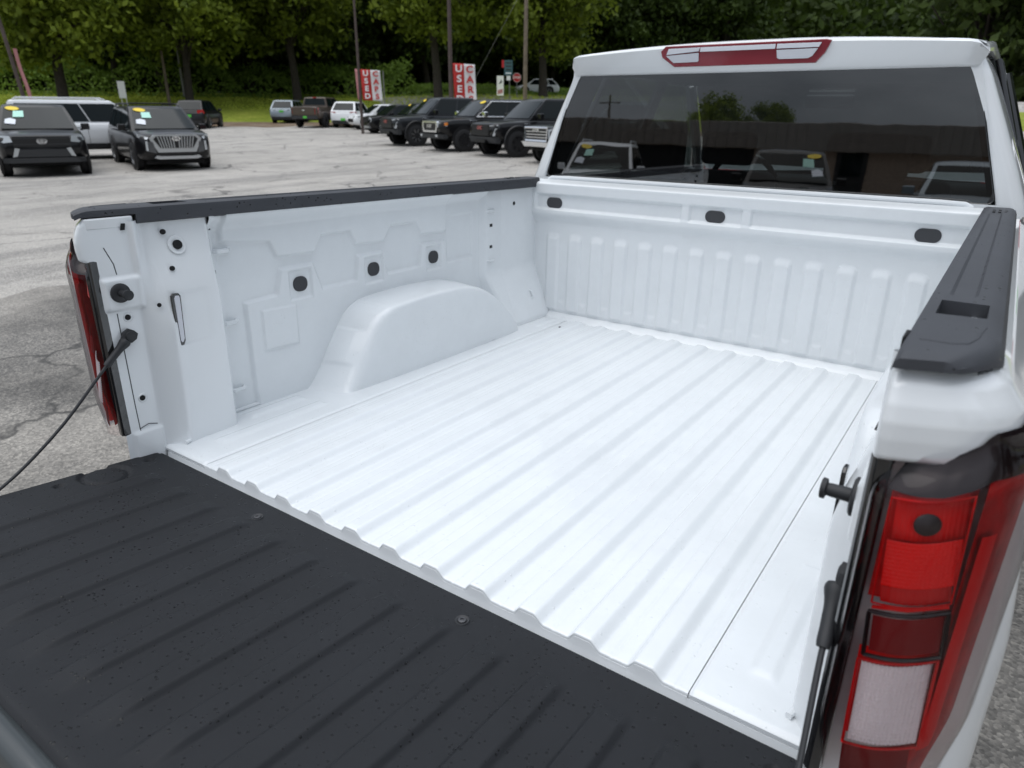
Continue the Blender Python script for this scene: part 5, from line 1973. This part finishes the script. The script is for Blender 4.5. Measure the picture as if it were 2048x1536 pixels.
# brown pickup from behind
sp = pickup_spec(5.85, 2.02, 1.93, 'paint_brown', 'rim_alloy', clear=0.52)
c = Car('parked_pickup', 'brown pickup with red tail lamps seen from behind', 'pickup truck', (-40.4, 34.8), (-0.42, 0.907), sp, GRP)
c.det([(0.80, 0.86), (0.80, 1.22), (0.98, 1.24), (0.99, 0.86)], 'tail_lamp', 'tail_red', end=-1, both=True, t1=0.02)
c.rect(-0.78, 0.78, 0.80, 1.25, 'tailgate', 'paint_brown', end=-1, t1=0.025)
c.emblem(1.08, 0.10, 0.04, 'none', end=-1, out=0.035)
c.rect(-0.92, 0.92, 0.54, 0.74, 'rear_bumper', 'chrome_dull' if 'chrome_dull' in MATS else 'trim_grey', end=-1, t1=0.10)
c.rect(-0.02, 0.24, 0.58, 0.72, 'number_plate', 'plate_green', end=-1, t1=0.12)
c.det([(-0.12, 1.885), (0.12, 1.885), (0.10, 1.93), (-0.10, 1.93)], 'high_brake_lamp', 'tail_red', end=-1, t0=-1.97, t1=-1.80)
# white crossover from behind
sp = suv_spec(4.6, 1.86, 1.66, 'paint_white', 'rim_dark', belt=1.05, roofpaint='paint_white')
c = Car('crossover', 'white crossover with green paper plate seen from behind under the USED CARS banner', 'suv', (-38.7, 36.1), (-0.50, 0.866), sp, GRP)
rear_details(c, (0.92, 1.02), 0.52, 0.5)

# the row facing the lot, far to near
sp = suv_spec(4.5, 1.82, 1.55, 'paint_white', 'rim_dark', belt=0.98, hood=0.96, nose=0.84, anchor=4.5 / 2 - 0.93)
c = Car('crossover', 'small white crossover with its nose showing before the far pickup row', 'suv', (-35.3, 33.9), ROWH, sp, GRP)
c.rect(-0.5, 0.5, 0.45, 0.66, 'grille', 'trim_black')
c.det([(0.55, 0.70), (0.55, 0.80), (0.88, 0.84), (0.88, 0.74)], 'headlamp', 'headlamp', both=True)
sp = suv_spec(4.55, 1.84, 1.60, 'paint_black', 'rim_dark', belt=1.0, hood=0.98, nose=0.90, anchor=4.55 / 2 - 0.93)
c = Car('crossover', 'black crossover with bright round lamp rings between white crossover and chrome grille', 'suv', (-30.9, 30.9), ROWH, sp, GRP)
c.rect(-0.5, 0.5, 0.60, 0.82, 'grille', 'trim_black')
for sx in (-1, 1):
    c.part(MB().tube([(sx * 0.72 + 0.12 * math.cos(a), c.L / 2 - 0.06 * (1 + 0.5 * sx * math.cos(a)), 0.74 + 0.12 * math.sin(a)) for a in [k * math.pi / 9 for k in range(19)]], 0.03, 6), 'lamp_ring', 'headlamp')
c.rect(-0.7, 0.7, 0.30, 0.42, 'skid_plate', 'silver_trim', t1=0.02)
sp = suv_spec(4.9, 1.95, 1.72, 'paint_graphite', 'rim_alloy', belt=1.08, hood=1.06, nose=0.98, anchor=4.9 / 2 - 0.93)
c = Car('family_suv', 'dark SUV with chrome-barred grille half hidden by the far black pickup', 'suv', (-27.9, 29.6), ROWH, sp, GRP)
for zc in (0.62, 0.72, 0.82, 0.92):
    c.rect(-0.6, 0.6, zc - 0.02, zc + 0.02, 'grille_bar', 'chrome', t1=0.03)
c.rect(-0.62, 0.62, 0.58, 0.96, 'grille', 'trim_black')
c.det([(0.62, 0.72), (0.62, 0.92), (0.92, 0.95), (0.92, 0.76)], 'headlamp', 'headlamp', both=True)
c.stickers(1, False)


def heavy_nose(c, txt='GMC', bars='trim_grey'):
    c.det([(-0.66, 1.12), (0.66, 1.12), (0.62, 0.74), (-0.62, 0.74)], 'grille', 'trim_black', t1=0.03)
    for zc in (0.80, 0.88, 0.96, 1.04):
        c.rect(-0.58, 0.58, zc - 0.012, zc + 0.012, 'grille_bar', bars, t1=0.045)
    c.nose_text(txt, 0.17, 0.0, 1.0, 'badge_red', 0.055)
    c.det([(0.68, 0.94), (0.68, 1.10), (0.97, 1.12), (0.98, 0.98)], 'headlamp', 'headlamp_dark', both=True, t1=0.02)
    c.det([(0.70, 1.06), (0.70, 1.10), (0.96, 1.12), (0.97, 1.08)], 'running_lamp', 'headlamp', both=True, t1=0.03)
    c.det([(0.86, 0.74), (0.90, 0.74), (0.96, 0.98), (0.92, 1.0)], 'running_lamp', 'headlamp', both=True, t1=0.03)
    c.rect(-0.95, 0.95, 0.48, 0.70, 'front_bumper', 'trim_grey', t1=0.06)
    c.rect(-0.4, 0.4, 0.50, 0.60, 'lower_intake', 'trim_black', t1=0.07)
    for sx in (-1, 1):
        c.part(MB().box(sx * 1.0 - 0.01, sx * 1.0 + 0.012, c.L / 2 - 1.50, c.L / 2 - 1.28, 1.10, 1.16), 'fender_badge', 'chrome', bevel=0.004)
    for yy in (0.2, -0.75):
        for sx in (-1, 1):
            c.part(MB().box(sx * 1.0 - 0.012, sx * 1.0 + 0.014, yy - 0.12, yy + 0.12, 1.12, 1.16), 'door_handle', c.sp['paint'], bevel=0.008)


sp = pickup_spec(5.9, 2.05, 2.02, 'paint_graphite', 'rim_alloy', clear=0.55, r=0.44, anchor=5.9 / 2 - 0.98, arch='trim_black', mirrormat='paint_black', spokes=8)
c = Car('parked_pickup', 'black lifted pickup farthest in the row of three black pickups', 'pickup truck', (-22.1, 23.85), ROWH, sp, GRP)
heavy_nose(c)
c.stickers(1, False)
sp = pickup_spec(5.9, 2.06, 1.97, 'paint_black', 'chrome', clear=0.50, r=0.43, anchor=5.9 / 2 - 0.98, chrome=True, mirrormat='chrome', spokes=5)
c = Car('parked_pickup', 'black pickup with chrome grille and chrome wheels between two other black pickups', 'pickup truck', (-18.45, 22.6), ROWH, sp, GRP)
fr_o = c.det([(-0.66, 1.14), (0.66, 1.14), (0.70, 0.98), (0.60, 0.72), (-0.60, 0.72), (-0.70, 0.98)], 'grille_frame', 'chrome', t1=0.04)
c.det([(-0.52, 1.07), (0.52, 1.07), (0.56, 0.96), (0.48, 0.79), (-0.48, 0.79), (-0.56, 0.96)], 'grille', 'trim_black', t0=0.0, t1=0.05)
c.nose_text('RAM', 0.20, 0.0, 0.95, 'chrome', 0.06)
c.det([(0.68, 0.92), (0.68, 1.08), (0.98, 1.10), (1.0, 0.96)], 'headlamp', 'headlamp', both=True, t1=0.04)
c.det([(0.965, 0.98), (0.965, 1.08), (0.99, 1.09), (1.0, 0.99)], 'side_marker', 'amber', both=True, t1=0.045)
c.rect(-0.96, 0.96, 0.50, 0.66, 'front_bumper', 'trim_grey', t1=0.08)
c.det([(0.62, 0.56), (0.62, 0.64), (0.78, 0.64), (0.78, 0.56)], 'fog_lamp', 'headlamp', both=True, t1=0.09)
c.part(MB().box(1.0, 1.025, c.L / 2 - 1.55, c.L / 2 - 1.25, 1.10, 1.18), 'fender_badge', 'chrome', bevel=0.004)
c.part(MB().box(-1.035, -1.005, c.L / 2 - 1.55, c.L / 2 - 1.25, 1.10, 1.18), 'fender_badge', 'chrome', bevel=0.004)
c.stickers(-1, False)
sp = pickup_spec(5.9, 2.06, 2.02, 'paint_black', 'rim_dark', clear=0.52, r=0.46, anchor=5.9 / 2 - 0.98, arch='trim_black', spokes=6)
c = Car('parked_pickup', 'black lifted pickup with black wheels nearest the white truck cab', 'pickup truck', (-15.25, 21.75), ROWH, sp, GRP)
heavy_nose(c)
sp = pickup_spec(5.9, 2.06, 1.97, 'paint_graphite', 'rim_alloy', clear=0.46, r=0.42, anchor=5.9 / 2 - 0.98, chrome=True, spokes=6)
c = Car('parked_pickup', 'grey pickup with chrome grille and bumper half hidden behind the cab pillar', 'pickup truck', (-11.9, 20.4), ROWH, sp, GRP)
c.det([(-0.66, 1.14), (0.66, 1.14), (0.60, 0.76), (-0.60, 0.76)], 'grille', 'trim_black', t1=0.03)
for zc in (0.84, 0.93, 1.02):
    c.rect(-0.60, 0.60, zc - 0.014, zc + 0.014, 'grille_bar', 'chrome', t1=0.045)
rimp = [(-0.66, 1.14), (0.66, 1.14), (0.62, 0.74), (-0.62, 0.74), (-0.66, 1.14)]
c.part(MB().tube([(a, c.L / 2 + 0.04, b_) for a, b_ in rimp], 0.035, 6), 'grille_frame', 'chrome')
c.nose_text('RAM', 0.18, 0.0, 1.07, 'chrome', 0.06)
c.rect(-0.98, 0.98, 0.52, 0.70, 'front_bumper', 'chrome', t1=0.09)
c.det([(0.70, 0.80), (0.68, 1.10), (0.97, 1.12), (0.98, 0.84)], 'headlamp', 'headlamp', both=True, t1=0.03)

# distant white car on the road
sp = suv_spec(4.4, 1.8, 1.52, 'paint_white', 'rim_alloy', belt=0.95, hood=0.93, nose=0.80)
c = Car('white_hatchback', 'distant small white car on the road beyond the stop sign', 'car', (-40.4, 62.6), (-0.75, -0.66), sp)
c.det([(0.5, 0.66), (0.55, 0.78), (0.85, 0.82), (0.88, 0.70)], 'headlamp', 'headlamp', both=True)
# white SUV beside the cab on the far right
sp = suv_spec(5.0, 1.98, 1.88, 'paint_white', 'rim_alloy', belt=1.12)
c = Car('parked_suv', 'white SUV just visible past the right side of the truck cab', 'suv', (2.55, 11.6), (0.05, 1.0), sp)
rear_details(c, (0.95, 1.2))
# red SUV in front of the truck, seen through its cab
sp = suv_spec(4.8, 1.92, 1.78, 'paint_red', 'rim_alloy', belt=1.1, rails='silver_trim')
c = Car('red_suv', 'red SUV parked ahead of the truck and seen through its cab glass', 'suv', (-1.4, 12.4), (-0.6, -0.8), sp)
c.stickers(1)
c.det([(0.55, 0.80), (0.58, 0.94), (0.88, 0.97), (0.9, 0.84)], 'headlamp', 'headlamp', both=True)

# =================================================================== SIGNS AND POLES
simple('pole_brown', (0.075, 0.055, 0.048), 0.8, var=0.2)
simple('pole_wood', (0.17, 0.135, 0.105), 0.9, var=0.25, vscale=3, bump=0.4, bscale=20)
simple('pole_steel', (0.22, 0.22, 0.21), 0.6, metal=0.4)
simple('banner_red', (0.55, 0.035, 0.03), 0.7)
simple('banner_white', (0.80, 0.79, 0.78), 0.7)
simple('banner_pink', (0.45, 0.20, 0.20), 0.75)
simple('sign_red', (0.50, 0.015, 0.02), 0.5)
simple('sign_green', (0.05, 0.12, 0.14), 0.5)
simple('yellow_plastic', (0.75, 0.45, 0.02), 0.5)


def pole(name, label, x_, y_, h, r, mat, lean=(0, 0), group=None, z=None):
    z0 = float(tz(x_, y_)) if z is None else z
    o = MB().tube([(0, 0, -0.3), (lean[0] * 0.5, lean[1] * 0.5, h * 0.5), (lean[0], lean[1], h)], [r * 1.15, r, r * 0.8], 10).build(name, mat)
    o.location = (x_, y_, z0)
    tag(o, label, 'pole', group)
    return o


VR = Vector((0.68, 0.73, 0))           # banners are spread roughly along the row
VN = Vector((0.73, -0.68, 0))


def banner(loc, ztop, h, w_, label, tail):
    x_, y_ = loc
    zg = float(tz(x_, y_))
    e = empty('cars_banner', (x_, y_, zg))
    tag(e, label, 'banner', 'red and white sales banners')
    half = w_ / 2

    def cloth(u_, v_):
        """u along the width, v down the height"""
        p = VR * u_ + VN * (0.05 * math.sin(v_ * 2.2 + u_ * 3) + 0.04 * math.sin(u_ * 5))
        return (p.x + VR.x * 0.10 * v_ * 0.4, p.y + VR.y * 0.10 * v_ * 0.4, ztop - zg - v_ - 0.04 * u_)

    def panel(u0, u1, name, mat):
        g = [[cloth(u0 + (u1 - u0) * i / 6, h * j / 14) for j in range(15)] for i in range(7)]
        g2 = MB().grid(g)
        o = g2.build(name, mat, e)
        md = o.modifiers.new('thick', 'SOLIDIFY')
        md.thickness = 0.006
        return o
    if tail:
        panel(-0.26, -0.02, 'folded_panel', 'banner_pink')
    rp_ = panel(0.03, 0.03 + half, 'red_panel', 'banner_red')
    wp_ = panel(0.03 + half, 0.03 + w_, 'white_panel', 'banner_white')
    for word, uc, mat, par in (('USED', 0.03 + half / 2, 'banner_white', rp_), ('CARS', 0.03 + half * 1.5, 'banner_red', wp_)):
        for k, chh in enumerate(word):
            vc = h * (0.13 + 0.245 * k)
            p = Vector(cloth(uc, vc)) + VN * 0.075
            R_ = Matrix((VR, Vector((0, 0, 1)), VN)).transposed().to_4x4()
            text_part(chh, h * 0.235, mat, par, Matrix.Translation(p) @ R_, 'letter', 0.004, 0.014, 1.15)
    return e


pole('banner_pole', 'thin brown pole carrying the farther USED CARS banner', -30.95, 29.56, 7.5, 0.075, 'pole_brown', group='banner poles')
banner((-30.93, 29.6), 3.78, 1.62, 1.12, 'farther USED CARS banner above the white crossover', True)
pole('banner_pole', 'dark brown pole carrying the nearer USED CARS banner', -24.6, 30.03, 8.5, 0.11, 'pole_brown', group='banner poles')
banner((-24.55, 30.08), 3.95, 2.0, 1.2, 'nearer USED CARS banner above the black pickups', False)
p0 = pole('banner_pole', 'leaning brown pole with furled pink flag behind the black off-road SUV', -40.8, 16.2, 7.5, 0.09, 'pole_brown', lean=(-0.25, -0.55), group='banner poles')
g = [[(0.10 * math.cos(a) + 0.06 * math.sin(f * 7) + 0.05 - 0.16 * f * 0, 0.08 * math.sin(a) + 0.12 + 0.22 * (1 - f), 1.6 + 2.4 * f) for a in [k * math.pi / 5 for k in range(11)]] for f in np.linspace(0, 1, 12)]
o = MB().grid(g).build('furled_flag', 'banner_pink')
o.location = (-40.85, 16.0, float(tz(-40.8, 16.2)))
tag(o, 'faded red and white flag furled against the leaning pole', 'flag')
pole('utility_pole', 'short grey wooden post on the bank left of the light pole', -63.7, 37.2, 4.6, 0.13, 'pole_wood')
pole('light_pole', 'tall thin grey light pole standing on the bank', -67.3, 41.0, 11, 0.10, 'pole_steel', lean=(0.0, -0.1))
pole('thin_post', 'thin pale post standing on the grass right of the farther banner', -41.2, 41.9, 3.9, 0.05, 'pole_steel')
up_ = pole('utility_pole', 'wooden utility pole behind the black pickups beside the stop sign', -29.8, 44.8, 12, 0.15, 'pole_wood')
wire = MB().tube([(0, 0, 9.5), (-4.2, -1.9, 1.9)], 0.012, 5).build('guy_wire', 'pole_steel', up_)
MB().tube([(-3.75, -1.7, 2.7), (-4.2, -1.9, 1.9)], 0.06, 8).build('wire_guard', 'yellow_plastic', wire)
# white post sign on the bank
zs_ = float(tz(-61.06, 31.8))
e = empty('post_sign', (-61.06, 31.8, zs_))
tag(e, 'narrow white sign on two posts on the grass behind the roof rack', 'sign')
MB().tube([(-0.12, -0.15, 0), (-0.14, -0.25, 2.6)], 0.035, 6).tube([(0.06, 0.15, 0), (0.04, 0.05, 2.6)], 0.035, 6).build('sign_post', 'banner_white', e)
MB().prism([(-0.28, 1.5), (0.28, 1.5), (0.28, 2.8), (-0.28, 2.8)], lambda a, b_, t_: (0.45 * a + 0.04 * t_ - 0.03, 0.85 * a - 0.03 * t_ - 0.1, b_)).build('sign_panel', 'banner_white', e)

# stop sign
VX = Vector((0.80, 0.60, 0))
NX = Vector((0.60, -0.80, 0))


def sign_face(e, poly, z_, mat, name, d0=0.0, d1=0.02):
    return MB().prism(poly, lambda a, b_, t_: tuple(VX * a + NX * (0.05 + d0 + (d1 - d0) * t_) + Vector((0, 0, z_ + b_)))).build(name, mat, e)


zs_ = float(tz(-37.7, 55.2))
e = empty('stop_sign', (-37.7, 55.2, zs_))
tag(e, 'red octagonal stop sign at the road behind the black pickups', 'sign')
MB().cyl((0, 0, 0.9), (0, 0, 1), 0.035, 2.2, 8).build('sign_post', 'pole_steel', e)
zc_ = 4.40 - zs_
oc = lambda r_: [(r_ * math.cos(math.radians(22.5 + 45 * k)), r_ * math.sin(math.radians(22.5 + 45 * k))) for k in range(8)]
sign_face(e, oc(0.40), zc_, 'banner_white', 'sign_border')
sp_ = sign_face(e, oc(0.37), zc_, 'sign_red', 'sign_plate', 0.02, 0.028)
R_ = Matrix((VX, Vector((0, 0, 1)), NX)).transposed().to_4x4()
text_part('STOP', 0.26, 'banner_white', sp_, Matrix.Translation(NX * 0.082 + Vector((0, 0, zc_))) @ R_, 'lettering', 0.003, 0.008)
# highway marker cluster
zs_ = float(tz(-37.4, 53))
e = empty('road_sign', (-37.4, 53.0, zs_))
tag(e, 'dark blue-green road sign cluster with a red edge left of the stop sign', 'sign')
MB().cyl((0.3, 0.2, 1.0), (0, 0, 1), 0.04, 2.6, 8).build('sign_post', 'pole_steel', e)
sign_face(e, [(-0.10, -0.1), (0.62, -0.1), (0.62, 1.1), (-0.10, 1.1)], 4.6 - zs_, 'sign_green', 'sign_panel')
for k in range(4):
    sign_face(e, [(0.02, -0.0 + 0.27 * k), (0.5, -0.0 + 0.27 * k), (0.5, 0.10 + 0.27 * k), (0.02, 0.10 + 0.27 * k)], 4.62 - zs_, 'paper_white' if k == 0 else 'trim_grey', 'sign_line', 0.02, 0.026)
sign_face(e, [(-0.32, 0.5), (-0.12, 0.5), (-0.12, 1.1), (-0.32, 1.1)], 4.6 - zs_, 'sign_red', 'sign_edge')
sign_face(e, [(0.1, -0.5), (0.45, -0.5), (0.45, -0.15), (0.1, -0.15)], 4.6 - zs_, 'banner_white', 'route_shield')
# white notice with red print
zs_ = float(tz(-34.2, 47.8))
e = empty('notice_sign', (-34.2, 47.8, zs_))
tag(e, 'white upright notice with red print standing left of the road signs', 'sign')
MB().cyl((0, 0, 0.8), (0, 0, 1), 0.03, 1.8, 8).build('sign_post', 'pole_steel', e)
pn = sign_face(e, [(-0.27, 0), (0.27, 0), (0.27, 1.45), (-0.27, 1.45)], 2.75 - zs_, 'banner_white', 'sign_panel')
sign_face(pn, [(-0.2, 0.1), (0.2, 0.2), (0.2, 0.5), (-0.2, 0.4)], 2.75 - zs_, 'banner_pink', 'print_block', 0.02, 0.026)
sign_face(pn, [(-0.12, 0.85), (0.14, 0.95), (0.1, 1.2), (-0.02, 1.0)], 2.75 - zs_, 'trim_grey', 'print_block', 0.02, 0.026)

# =================================================================== WHAT STANDS BEHIND THE CAMERA (mirrored in the rear window)
simple('brick_tan', (0.30, 0.23, 0.18), 0.9, var=0.12, vscale=7)
simple('fascia_metal', (0.19, 0.165, 0.145), 0.55, var=0.08, vscale=3)
e = empty('dealer_building', (-10, -31.0, 0), math.radians(-9))
tag(e, 'single-storey tan brick building with brown ribbed metal fascia behind the camera', 'building')
MB().box(-22, 26, -12, 0, 0, 3.0).build('wall', 'brick_tan', e)
MB().box(-22.3, 26.3, -12.3, 0.35, 1.95, 3.15).build('fascia', 'fascia_metal', e, bevel=0.03)
fr_ = MB()
for k in range(108):
    xx = -22.2 + k * 0.45
    fr_.box(xx - 0.03, xx + 0.03, 0.35, 0.40, 1.98, 3.14)
fr_.build('fascia_rib', 'fascia_metal', e)
MB().box(-14.5, 0.3, 0.002, 0.03, 0.05, 1.92).build('garage_opening', 'hole_black', e)
dr = MB().box(4.0, 5.3, 0.002, 0.05, 0.0, 1.93).build('door', 'trim_black', e)
MB().box(4.2, 5.1, 0.05, 0.07, 0.9, 1.95).build('door_pane', 'car_glass_dark', dr)
tree('oak', 0, -20.0, -54, 1.0, 0.36, 'dark round tree rising behind the brick building', 'trees behind the building', z=0)
tree('oak', 2, -16.0, -55, 2.0, 0.29, 'smaller dark tree behind the brick building', 'trees behind the building', z=0)
pl_ = pole('utility_pole', 'utility pole with crossarm behind the brick building', -25.5, -46, 5.6, 0.10, 'pole_wood', z=0)
MB().box(-0.9, 0.9, -0.05, 0.05, 4.95, 5.05).build('crossarm', 'pole_wood', pl_)
sp = suv_spec(4.8, 1.92, 1.76, 'paint_white', 'rim_alloy', belt=1.05, rails='silver_trim', glass='car_glass_shade')
c = Car('parked_suv', 'white SUV parked before the brick building behind the camera', 'suv', (-8.6, -13.6, 0), (0.35, 0.94), sp)
c.stickers(-1)
sp = suv_spec(4.8, 1.92, 1.72, 'paint_black', 'rim_alloy', belt=1.05, glass='car_glass_shade')
c = Car('parked_suv', 'black SUV parked before the brick building behind the camera', 'suv', (-3.4, -12.6, 0), (0.25, 0.97), sp)
c.stickers(1)
sp = suv_spec(4.6, 1.88, 1.62, 'paint_silver', 'rim_alloy', belt=1.0, glass='car_glass_shade')
c = Car('parked_suv', 'silver crossover parked before the brick building behind the camera', 'suv', (0.2, -12.2, 0), (0.1, 0.99), sp)
